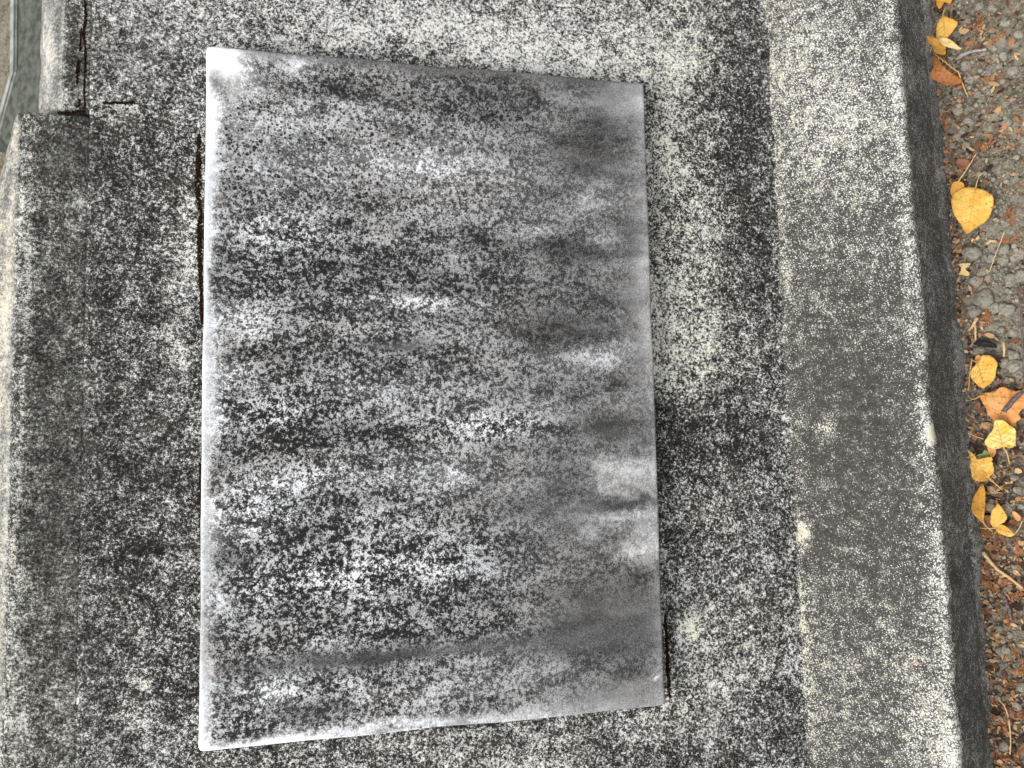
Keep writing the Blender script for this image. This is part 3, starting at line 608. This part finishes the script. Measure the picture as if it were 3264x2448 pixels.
rl = np.where(U < 0, 0.0035, 0.0022)
drop = rnd(dl, rl) + rnd(dv, 0.0022)
Nn = -np.minimum(drop, 0.006) + (fbm(U, V, 18, 3, 93) - 0.5) * 0.0012
tone = np.interp(U, [-0.2, 0.03, 0.12, 0.2], [0.47, 0.435, 0.41, 0.40])
wu = (fbm(U * 0.5, V, 45, 4, 51) - 0.5) * 0.035; wv = (fbm(U * 0.5, V, 45, 4, 52) - 0.5) * 0.016
wu = wu + (fbm(U, V, 170, 3, 151) - 0.5) * 0.022; wv = wv + (fbm(U, V, 170, 3, 152) - 0.5) * 0.011
Ub, Vb = U + wu, V + wv
amp = np.interp(U, [-0.2, -0.16, 0.02, 0.12, 0.2], [0.20, 0.29, 0.23, 0.14, 0.10])
dots = np.interp(U, [-0.2, -0.17, 0.0, 0.10, 0.2], [0.2, 0.45, 0.25, 0.0, -0.3])
for bu, bv, ru, rv, a, b, d in TABLET_STAINS:
    g = np.exp(-(((Ub - bu) / ru) ** 2 + ((Vb - bv) / rv) ** 2) * 0.9)
    tone += a * g * 1.2; amp += b * g * 0.85; dots += d * g
tone += (fbm(U * 0.22, V, 50, 4, 53) - 0.5) * 0.16 + (fbm(U * 0.5, V, 90, 3, 54) - 0.5) * 0.18
# rain-washed margins: clean stone along the upper edge, paler rim elsewhere
left = np.exp(-((U + HW) / (0.0105 + 0.016 * (fbm(V, V * 0, 26, 3, 56) - 0.45) + 0.010 * (fbm(V, U, 170, 3, 58) - 0.5))) ** 4)
left_tone = np.interp(V, [-0.3, -0.26, -0.2, -0.1, 0.02, 0.1, 0.3], [0.98, 0.86, 0.80, 0.80, 0.90, 0.94, 1.03]) + (fbm(V, U * 2, 22, 3, 57) - 0.5) * 0.32
tone = tone * (1 - left) + left_tone * left
amp = amp * (1 - 0.85 * left ** 3); dots = dots * (1 - left) - 0.6 * left ** 3
right = np.exp(-((HW - U) / 0.013) ** 2)
tone += right * 0.17; amp *= (1 - 0.2 * right)
bot = np.exp(-((V + HH) / 0.006) ** 2)
tone += bot * np.interp(U, [-0.2, 0.05, 0.2], [0.34, 0.26, 0.12]); amp *= (1 - 0.7 * bot)
top = np.exp(-((HH - V) / 0.006) ** 2)
tone += top * np.interp(U, [-0.2, -0.14, -0.05, 0.2], [0.2, 0.02, -0.03, 0.0]); amp *= (1 - 0.8 * top)
nr, nc = U.shape
verts = np.stack([Uw, Vw, Nn], -1).reshape(-1, 3)
faces = [tuple(f) for f in grid_faces(nr, nc)]
idx = np.arange(nr * nc).reshape(nr, nc)
loop = np.concatenate([idx[0, :], idx[1:, -1], idx[-1, -2::-1], idx[-2:0:-1, 0]])
low = verts[loop].copy(); low[:, 2] = -TH
b0 = len(verts)
verts = np.concatenate([verts, low])
for i in range(len(loop)):
    j = (i + 1) % len(loop)
    faces.append((loop[j], loop[i], b0 + i, b0 + j))
faces.append(tuple(range(b0, b0 + len(loop)))[::-1])
at = lambda a: np.concatenate([a.ravel(), a.ravel()[loop]])
tablet = mesh_obj('marble_tablet', verts, faces, M_MARBLE, None, True,
                  {'tone': np.clip(at(tone), 0.12, 1.08), 'speckle': np.clip(at(amp), 0.02, 0.5), 'dots': np.clip(at(dots), -0.6, 1.1)})
tablet.matrix_world = Matrix(((cS, 0, sS, 0), (0, 1, 0, 0), (-sS, 0, cS, GZ), (0, 0, 0, 1)))
tag(tablet, 'blank weathered white marble tablet with grey stains and black specks on the sloping concrete', 'tablet')

# ---------------------------------------------------------------- neighbouring grave slab behind the headstone
kerb = empty('neighbouring_grave_slab', (-1.0, 0.9, 0))
tag(kerb, 'dark greenish grave slab with a pale rim behind the headstone', 'grave slab')
outer = [(-1.276, 0.75), (-1.283, 0.95), (-1.288, 2.2), (-0.72, 2.2), (-0.70, 0.50), (-1.00, 0.36), (-1.345, 0.615)]


def slab_poly(name, poly, z0, z1, mat, parent, bevel=0.01):
    bm = bmesh.new()
    vs = [bm.verts.new((x - parent.location.x, y - parent.location.y, z0)) for x, y in poly]
    f = bm.faces.new(vs)
    if f.normal.z < 0: f.normal_flip()
    r = bmesh.ops.extrude_face_region(bm, geom=[f])
    for v in r['geom']:
        if isinstance(v, bmesh.types.BMVert): v.co.z = z1
    bmesh.ops.recalc_face_normals(bm, faces=bm.faces)
    bmesh.ops.bevel(bm, geom=[e for e in bm.edges], offset=bevel, segments=3, affect='EDGES')
    me = bpy.data.meshes.new(name); bm.to_mesh(me); bm.free()
    me.materials.append(mat)
    return link(bpy.data.objects.new(name, me), parent)


slab_poly('slab', [(x + 0.012, y) for x, y in outer], -0.02, 0.100, M_KERB, kerb, 0.008)
rim = [(-1.302, 2.2), (-1.297, 0.95), (-1.290, 0.745), (-1.36, 0.605), (-1.345, 0.59), (-1.268, 0.745), (-1.276, 0.95), (-1.281, 2.2)]
slab_poly('rim', rim, 0.02, 0.1015, M_KERBRIM, kerb, 0.004)


# ---------------------------------------------------------------- litter on the soil
def tube(pts, r0, r1, sides=6, wob=0.0):
    pts = np.array(pts, float)
    vs, fs = [], []
    n = len(pts)
    for i, p in enumerate(pts):
        d = pts[min(i + 1, n - 1)] - pts[max(i - 1, 0)]; d /= np.linalg.norm(d) + 1e-9
        a = np.cross(d, (0, 0, 1.0)); a /= np.linalg.norm(a) + 1e-9
        b = np.cross(a, d)
        r = (r0 + (r1 - r0) * i / (n - 1)) * (1 + wob * random.uniform(-1, 1))
        for s in range(sides):
            t = 2 * math.pi * s / sides
            vs.append(p + a * r * math.cos(t) + b * r * math.sin(t))
    for i in range(n - 1):
        for s in range(sides):
            t = (s + 1) % sides
            fs.append((i * sides + s, i * sides + t, (i + 1) * sides + t, (i + 1) * sides + s))
    fs.append(tuple(range(sides))[::-1]); fs.append(tuple(range((n - 1) * sides, n * sides)))
    return vs, fs


def curve_pts(pts, n=14):
    """smooth path through the points"""
    p = np.array(pts, float)
    if len(p) == 2: return np.linspace(p[0], p[1], n)
    q = np.vstack([2 * p[0] - p[1], p, 2 * p[-1] - p[-2]])
    out = []
    seg = len(p) - 1
    for i in range(seg):
        for t in np.linspace(0, 1, max(3, n // seg), endpoint=(i == seg - 1)):
            a, b, c, d = q[i:i + 4]
            out.append(0.5 * ((2 * b) + (c - a) * t + (2 * a - 5 * b + 4 * c - d) * t * t + (3 * b - a - 3 * c + d) * t ** 3))
    return np.array(out)


def make_blade(parent, key, mat, fold, curl, wave, serr, seed, name='blade'):
    h, outline, stem = LEAF_SHAPES[key]
    o = np.array(outline); o = np.vstack([o, o[:1]])
    pts = []
    closed = curve_pts(np.vstack([o[-2], o, o[1]]), 6 * (len(o) + 1))
    # keep only the loop between the doubled ends
    k = len(closed) // (len(o) + 1)
    closed = closed[k:-k]
    rg = np.random.default_rng(seed)
    cen = closed.mean(0)
    per = len(closed)
    tooth = np.where(np.arange(per) % 3 == 0, 1 + serr, 1 - serr * 0.4) + rg.normal(0, serr * 0.3, per)
    ring0 = cen + (closed - cen) * tooth[:, None]
    if stem: ax = cen - np.array(stem[0])
    else:
        ax = np.linalg.svd(closed - cen)[2][0]
    ax = ax / np.linalg.norm(ax); pp = np.array([-ax[1], ax[0]])
    size = np.abs((closed - cen) @ pp).max() + 1e-6
    vs, fs, ed = [], [], []
    ts = [1.0, 0.93, 0.8, 0.62, 0.42, 0.2]
    loc = np.array(parent.location)
    for t in ts:
        r = cen + (ring0 - cen) * t if t == 1.0 else cen + (closed - cen) * t
        d = r - cen
        across = d @ pp; along = d @ ax
        z = h + fold * np.abs(across) + curl * (np.hypot(across, along) ** 2) / size + wave * (fbm(r[:, 0], r[:, 1], 90, 3, seed) - 0.5) * (0.3 + t) + 0.0006 * np.sin(along / size * 14 + np.abs(across) / size * 6) * t * (size > 0.008)
        z = np.maximum(z, 0.003)
        for (x, y), zz in zip(r, z): vs.append((x - loc[0], y - loc[1], zz - loc[2])); ed.append(t)
    vs.append((cen[0] - loc[0], cen[1] - loc[1], h - loc[2])); ed.append(0)
    for i in range(len(ts) - 1):
        for s in range(per):
            t = (s + 1) % per
            fs.append((i * per + s, i * per + t, (i + 1) * per + t, (i + 1) * per + s))
    for s in range(per):
        fs.append(((len(ts) - 1) * per + s, (len(ts) - 1) * per + (s + 1) % per, len(vs) - 1))
    # outline direction decides which way is up
    area = np.sum(closed[:, 0] * np.roll(closed[:, 1], -1) - np.roll(closed[:, 0], -1) * closed[:, 1])
    if area < 0: fs = [f[::-1] for f in fs]
    b = mesh_obj(name, vs, fs, mat, parent, True, {'edge': np.array(ed) ** 2})
    sol = b.modifiers.new('thickness', 'SOLIDIFY'); sol.thickness = 0.0004; sol.offset = -1
    if stem:
        far = closed[np.argmax((closed - cen) @ ax)]
        a0 = np.array(stem[0]); mid = [a0 + (far - a0) * t for t in np.linspace(0, 0.93, 7)]
        zz = [h + 0.0005 + curl * ((np.linalg.norm(m - cen)) ** 2) / size + wave * (float(fbm(m[0], m[1], 90, 3, seed)) - 0.5) * 0.6 for m in mid]
        tv_, tf_ = tube([(m[0] - loc[0], m[1] - loc[1], q - loc[2]) for m, q in zip(mid, zz)], 0.0005, 0.0002, 5)
        mesh_obj('midrib', tv_, tf_, M_STEM, b)
        for f in (0.10, 0.26, 0.42, 0.58, 0.74):
            for sg in (-1, 1):
                m0 = a0 + (far - a0) * f
                m1 = m0 + (ax * 0.55 + pp * sg * 0.9) * size * 0.72 * (1 - 0.55 * f)
                q = [m0 + (m1 - m0) * t for t in (0, 0.5, 1.0)]
                qz = [h + 0.0003 + fold * abs((m - cen) @ pp) + curl * ((m - cen) @ (m - cen)) / size + wave * (float(fbm(m[0], m[1], 90, 3, seed)) - 0.5) * 0.8 for m in q]
                vv, vf = tube([(m[0] - loc[0], m[1] - loc[1], z_ - loc[2]) for m, z_ in zip(q, qz)], 0.0003, 0.00012, 4)
                mesh_obj('vein', vv, vf, M_STEM, b)
        sp = curve_pts(np.array([(x, y) for x, y in stem]), 10)
        hz = np.linspace(zz[0], max(0.004, h * 0.5), len(sp))
        tv_, tf_ = tube([(p[0] - loc[0], p[1] - loc[1], q - loc[2]) for p, q in zip(sp, hz)], 0.0006, 0.0005, 5)
        mesh_obj('stem', tv_, tf_, M_STEM, parent)
    return b


LEAVES = [
    ('a', 'fallen_leaf', M_GOLD, 'golden yellow leaf half out of view at the far end of the soil strip', 0.1, 0.05, 0.003, 0.02),
    ('b', 'fallen_leaf', M_YELLOW, 'kite-shaped yellow leaf with its stem up, uppermost whole leaf beside the plinth', -0.25, 0.0, 0.004, 0.02),
    ('c', 'leaf_fragment', M_PALE, 'narrow yellow folded leaf flap with toothed edge below the kite-shaped leaf', 0.3, 0.0, 0.003, 0.05),
    ('d', 'fallen_leaf', M_GOLD, 'curled golden leaf with a stem pointing down to the plinth, above the brown leaf', 0.25, 0.1, 0.006, 0.04),
    ('e', 'fallen_leaf', M_BROWN, 'triangular folded orange-brown dry leaf against the plinth near the upper corner', -0.35, 0.15, 0.006, 0.01),
    ('f', 'leaf_fragment', M_DULL, 'small reddish brown leaf scrap just above the largest round yellow leaf', 0.1, 0.05, 0.003, 0.03),
    ('g', 'fallen_leaf', M_YELLOW, 'largest round yellow leaf with a brown tip and upright stem, beside the plinth', -0.10, -0.06, 0.003, 0.012),
    ('h', 'fallen_leaf', M_GOLD, 'yellow leaf mostly hidden under the largest round yellow leaf', 0.1, 0.0, 0.003, 0.02),
    ('i', 'leaf_fragment', M_PALE, 'small pale yellow bow-tie shaped leaf scrap beside a grey clod', 0.1, 0.0, 0.002, 0.05),
    ('j', 'fallen_leaf', M_YELLOW, 'oval yellow leaf lying just above the large orange-tan leaf', -0.12, 0.08, 0.004, 0.02),
    ('k', 'leaf_fragment', M_ORANGE, 'small orange leaf scrap tucked under the oval yellow leaf', 0.1, 0.0, 0.003, 0.02),
    ('l', 'fallen_leaf', M_ORANGE, 'large orange-tan leaf with a thick twig lying across it', -0.10, 0.06, 0.006, 0.02),
    ('m', 'leaf_fragment', M_DULL, 'small curled tan leaf scrap left of the large orange-tan leaf', 0.3, 0.1, 0.003, 0.02),
    ('n', 'fallen_leaf', M_BRIGHT, 'brightest lemon yellow leaf overlapping the large orange-tan leaf', -0.15, 0.05, 0.005, 0.012),
    ('o', 'leaf_fragment', M_ORANGE, 'small orange leaf scrap sticking out under the lemon yellow leaf', 0.1, 0.0, 0.003, 0.02),
    ('p', 'fallen_leaf', M_YELLOW, 'golden leaf with toothed left edge covering a green scrap beside the plinth', 0.20, 0.05, 0.005, 0.035),
    ('q', 'leaf_fragment', M_GREEN, 'small green leaf scrap behind the toothed golden leaf', 0.1, 0.0, 0.002, 0.04),
    ('r', 'fallen_leaf', M_GOLD, 'narrow ochre leaf standing on edge against the plinth', 0.45, 0.0, 0.003, 0.012),
    ('s', 'fallen_leaf', M_YELLOW, 'yellow leaf folded into two lobes like a butterfly, lowest yellow leaf', 0.2, 0.05, 0.004, 0.025),
    ('u', 'leaf_fragment', M_ORANGE, 'small orange leaf scrap right of the butterfly-shaped yellow leaf', 0.1, 0.1, 0.002, 0.02),
    ('v', 'leaf_fragment', M_DULL, 'dull brown leaf scrap between the ochre leaf and the butterfly-shaped leaf', 0.1, 0.1, 0.003, 0.02),
]
for i, (key, nm, mat, label, fold, curl, wave, serr) in enumerate(LEAVES):
    c = np.mean(LEAF_SHAPES[key][1], 0)
    root = empty(nm, (c[0], c[1], float(soil_height(c[0], c[1]))))
    tag(root, label, 'leaf', 'fallen leaves on the soil strip')
    make_blade(root, key, mat, fold * 1.4, curl * 1.5, wave * 1.4, serr, 100 + i)
    if key == 's':
        make_blade(root, 't', mat, -0.1, 0.05, 0.003, 0.025, 170)

TWIG_LABELS = [
    ('twig', M_TWIG, 'long thin purple-brown twig along the outer side of the soil strip'),
    ('twig', M_TWIG, 'thick purple-brown twig resting on the large orange-tan leaf'),
    ('straw_stem', M_STRAW, 'pale curved straw stem below the butterfly-shaped yellow leaf'),
    ('twig', M_TWIG, 'short fuzzy purple twig lying among the cedar litter, lowest twig'),
    ('grass_stalk', M_STRAW, 'thin straight tan stalk right of the grey clods, below the largest yellow leaf'),
    ('twig', M_GREYTWIG, 'short pale grey twig right of the orange-brown triangular leaf'),
    ('twig', M_TWIG, 'dark short twig at the outer side near the upper corner'),
    ('grass_stalk', M_STRAW, 'thin tan stalk above the largest round yellow leaf'),
    ('straw_stem', M_STRAW, 'short slanting straw beside the plinth above the black bark chip'),
    ('straw_stem', M_STRAW, 'short upright straw just above the black bark chip'),
    ('straw_stem', M_STRAW, 'short upright straw right of the black bark chip'),
    ('grass_stalk', M_STRAW, 'thin bent tan stalk among the lower cedar litter'),
    ('grass_stalk', M_STRAW, 'thin upright tan stalk at the lowest end of the soil strip'),
    ('grass_stalk', M_STRAW, 'thin wavy stalk between the plinth and the oval yellow leaf'),
    ('grass_stalk', M_STRAW, 'thin level stalk touching the lemon yellow leaf from the plinth side'),
    ('grass_stalk', M_STRAW, 'thin curved stalk right of the butterfly-shaped yellow leaf'),
]
for (h, r, path), (nm, mat, label) in zip(TWIG_PATHS, TWIG_LABELS):
    p = curve_pts(path, 16)
    loc = np.array([p[0][0], p[0][1], 0.0])
    zz = [max(h, float(soil_height(x, y)) + r) + random.uniform(-0.0004, 0.0004) for x, y in p]
    vs, fs = tube([(x + random.uniform(-1, 1) * r * 0.25 - loc[0], y - loc[1], z) for (x, y), z in zip(p, zz)], r, r * 0.75, 7, 0.14)
    o = mesh_obj(nm, vs, fs, mat)
    o.location = loc
    tag(o, label, 'twig' if nm == 'twig' else 'stalk')

# black bark chip
lv, lf = lump(1.0, 77, 2, 0.2)
o = mesh_obj('bark_chip', lv * np.array([0.0115, 0.0034, 0.003]), lf, M_BARK)
o.location = (0.4315, 0.0395, 0.006); o.rotation_euler = (0, 0, math.radians(-14))
tag(o, 'black bark chip beside the plinth above the oval yellow leaf', 'bark chip')

# soil clods
CL = []
for s in range(6):
    lv, lf = lump(1.0, 200 + s, 3, 0.16, 0.7)
    lv = lv * (1 + 0.5 * (fbm(lv[:, 0] + lv[:, 2] * 0.7 + 5, lv[:, 1] - lv[:, 2] * 0.6 + 5, 2.2, 4, 300 + s) - 0.5)[:, None])
    CL.append((lv, lf))
ORD = ['', 'second ', 'third ', 'fourth ', 'fifth ', 'sixth ', 'seventh ', 'eighth ', 'ninth ', 'tenth ', 'eleventh ', 'twelfth ', 'thirteenth ', 'fourteenth ', 'fifteenth ']
ZONES = [(0.335, 'beside the kite-shaped yellow leaf at the upper end'), (0.285, 'right of the triangular orange-brown leaf'),
         (0.20, 'between the orange-brown leaf and the largest yellow leaf'), (0.122, 'just below the largest round yellow leaf'),
         (0.068, 'around the pale bow-tie leaf scrap, above the bark chip'), (0.028, 'beside the black bark chip'), (-0.06, 'right of the oval yellow leaf'),
         (-0.14, 'right of the toothed golden leaf and the ochre leaf'), (-0.26, 'around the pale curved straw stem'), (-9, 'at the lowest end of the soil strip')]


def zone(y):
    return next(i for i, (lo, _) in enumerate(ZONES) if y >= lo)


meshes = []
for x, y, r in CLOD_SPOTS:
    i = random.randrange(6)
    if len(meshes) < 6:
        o = mesh_obj('soil_clod', CL[len(meshes)][0], CL[len(meshes)][1], M_CLOD)
        meshes.append(o.data)
    else:
        o = link(bpy.data.objects.new('soil_clod', meshes[i]))
    o.scale = (r * random.uniform(0.9, 1.15), r * random.uniform(0.9, 1.1), r * random.uniform(0.8, 1.0))
    o.rotation_euler = (random.uniform(-0.3, 0.3), random.uniform(-0.3, 0.3), random.uniform(0, 6.28))
    o.location = (x, y, float(soil_height(x, y)) + r * 0.25)
    z = zone(y)
    mates = sorted([q for q in CLOD_SPOTS if zone(q[1]) == z], key=lambda q: (-q[2], q[0]))
    tag(o, ORD[mates.index((x, y, r))] + 'largest grey soil clod ' + ZONES[z][1], 'soil clod', 'grey soil clods')


# cedar sprigs: flat forked sprays of overlapping scales
def sprig_mesh(seed):
    rg = np.random.default_rng(seed)
    vs, fs = [], []

    def scales(p, d, L, w):
        n = max(3, int(L / 0.09))
        for i in range(n):
            q = p + d * L * i / n
            for s in (-1, 1):
                dd = d * 0.9 + s * 0.45 * np.array([-d[1], d[0]])
                a = q; b = q + dd * 0.11; m = q + dd * 0.055
                pr = np.array([-dd[1], dd[0]]) * w * 0.075
                k = len(vs)
                z = rg.uniform(0, 0.03)
                vs.extend([(a[0], a[1], z), (m[0] + pr[0], m[1] + pr[1], z + 0.035), (b[0], b[1], z + rg.uniform(0, .05)), (m[0] - pr[0], m[1] - pr[1], z - 0.01)])
                fs.append((k, k + 1, k + 2, k + 3))
    main = np.array([1.0, 0.0])
    scales(np.array([-0.5, 0.0]), main, 1.0, 0.40)
    for i in range(4):
        t = -0.35 + i * 0.2 + rg.uniform(-.04, .04)
        for s in (-1, 1):
            if rg.random() < 0.8:
                a = s * math.radians(rg.uniform(28, 45)); d = np.array([math.cos(a), math.sin(a)])
                scales(np.array([t, 0.0]), d, rg.uniform(0.25, 0.5), 0.38)
    return vs, fs


SPR = []
for i, (x, y, s, ang) in enumerate(SPRIG_SPOTS):
    if i < 5:
        vs, fs = sprig_mesh(400 + i)
        o = mesh_obj('cedar_sprig', vs, fs, M_CEDAR, None, False)
        SPR.append(o.data)
    else:
        o = link(bpy.data.objects.new('cedar_sprig', SPR[i % 5]))
    o.scale = (s * 1.15, s, s)
    o.rotation_euler = (random.uniform(-.15, .15), random.uniform(-.15, .15), math.radians(ang))
    o.location = (x, y, float(soil_height(x, y)) + 0.003)
    z = zone(y)
    mates = sorted([q for q in SPRIG_SPOTS if zone(q[1]) == z])
    tag(o, 'orange-brown cedar sprig ' + ((ORD[mates.index((x, y, s, ang))] + 'nearest the plinth, ') if len(mates) > 1 else '') + ZONES[z][1], 'cedar sprig', 'dry cedar sprigs on the soil')


# uncountable crumbs and flakes
def scatter(n, xlo, xhi, dens):
    out = []
    while len(out) < n:
        x = RNG.uniform(xlo, xhi, 4000); y = RNG.uniform(-0.52, 0.55, 4000)
        keep = RNG.random(4000) < dens(x, y)
        out += list(zip(x[keep], y[keep]))
    return out[:n]


def front(y):
    return 0.409 - 0.0185 * y


crumb_lumps = [lump(1.0, 500 + s, 1, 0.18, 0.8) for s in range(8)]
vs, fs, cs = [], [], []
b = 0
pts = scatter(6500, 0.40, 0.56, lambda x, y: np.clip((fbm(x, y, 18, 3, 61) - 0.36) * 4, 0.05, 1) * np.where(x > 0.47, 0.45, 1) * np.interp(y, [-0.5, -0.2, -0.05, 0.5], [0.30, 0.35, 0.8, 1]))
for x, y in pts:
    if x < front(y): continue
    lv, lf = crumb_lumps[random.randrange(8)]
    r = min(0.0038, 0.0009 * math.exp(random.gauss(0.25, 0.45)))
    v = lv * r + np.array((x, y, float(soil_height(x, y)) + r * 0.4))
    g = random.uniform(0.62, 1.25)
    vs.append(v); fs += [tuple(q + b for q in f) for f in lf]; b += len(lv)
    cs += [(0.26 * g, 0.242 * g, 0.198 * g, 1)] * len(lv)
tag(mesh_obj('soil_crumbs', np.concatenate(vs), fs, M_CRUMB, None, True, None, cs), 'small grey soil crumbs scattered over the strip of earth', 'soil crumbs', None, 'stuff')

PAL = [(0.36, 0.175, 0.080), (0.27, 0.12, 0.055), (0.42, 0.25, 0.12), (0.18, 0.085, 0.045), (0.10, 0.055, 0.034), (0.46, 0.31, 0.17), (0.035, 0.022, 0.016), (0.24, 0.19, 0.13), (0.05, 0.03, 0.02), (0.14, 0.10, 0.07)]
vs, fs, cs = [], [], []
b = 0
pts = scatter(9500, 0.40, 0.56, lambda x, y: (0.25 + 0.9 * np.exp(-((x - front(y)) / 0.016) ** 2) + 0.8 * np.clip((fbm(x, y, 20, 3, 62) - 0.48) * 6, 0, 1)) * np.where(x > 0.48, 0.4, 1) * np.interp(y, [-0.5, -0.2, -0.05, 0.5], [1, 0.95, 0.5, 0.42]))
for x, y in pts:
    if x < front(y) - 0.004: continue
    L = min(0.012, 0.0036 * math.exp(random.gauss(0, 0.5))); w = L * random.uniform(0.18, 0.7)
    a = random.uniform(0, math.pi * 2); ca, sa = math.cos(a), math.sin(a)
    z = float(soil_height(x, y)) + random.uniform(0.0008, 0.004)
    tl = [random.uniform(-.3, .3) * L for _ in range(6)]
    loc = [(-.5 * L, 0, 0), (-.1 * L, .5 * w, tl[0] * .5), (.3 * L, .35 * w, tl[1] * .5), (.5 * L, 0, tl[2]), (.2 * L, -.5 * w, tl[3] * .5), (-.25 * L, -.4 * w, tl[4] * .5)]
    vs += [(x + p * ca - q * sa, y + p * sa + q * ca, z + abs(r_)) for p, q, r_ in loc]
    fs += [(b, b + 1, b + 5), (b + 1, b + 4, b + 5), (b + 1, b + 2, b + 4), (b + 2, b + 3, b + 4)]
    b += 6
    c = random.choice(PAL); g = random.uniform(0.7, 1.25)
    cs += [(c[0] * g, c[1] * g, c[2] * g, 1)] * 6
tag(mesh_obj('leaf_litter', vs, fs, M_LITTER, None, False, None, cs), 'fine orange-brown leaf and cedar flakes covering the soil', 'leaf litter', None, 'stuff')

# single flakes lying on the ledge
for x, y, c_, lab in ((0.356, -0.268, M_ORANGE, 'tiny orange leaf flake lying on the concrete ledge'),):
    o = mesh_obj('leaf_fragment', [(-.0018, 0, 0), (0, .0016, .0006), (.002, .0004, 0), (.0004, -.0014, .0004)], [(0, 3, 2, 1)], c_, None, False)
    o.location = (x, y, 0.1045); tag(o, lab, 'leaf')
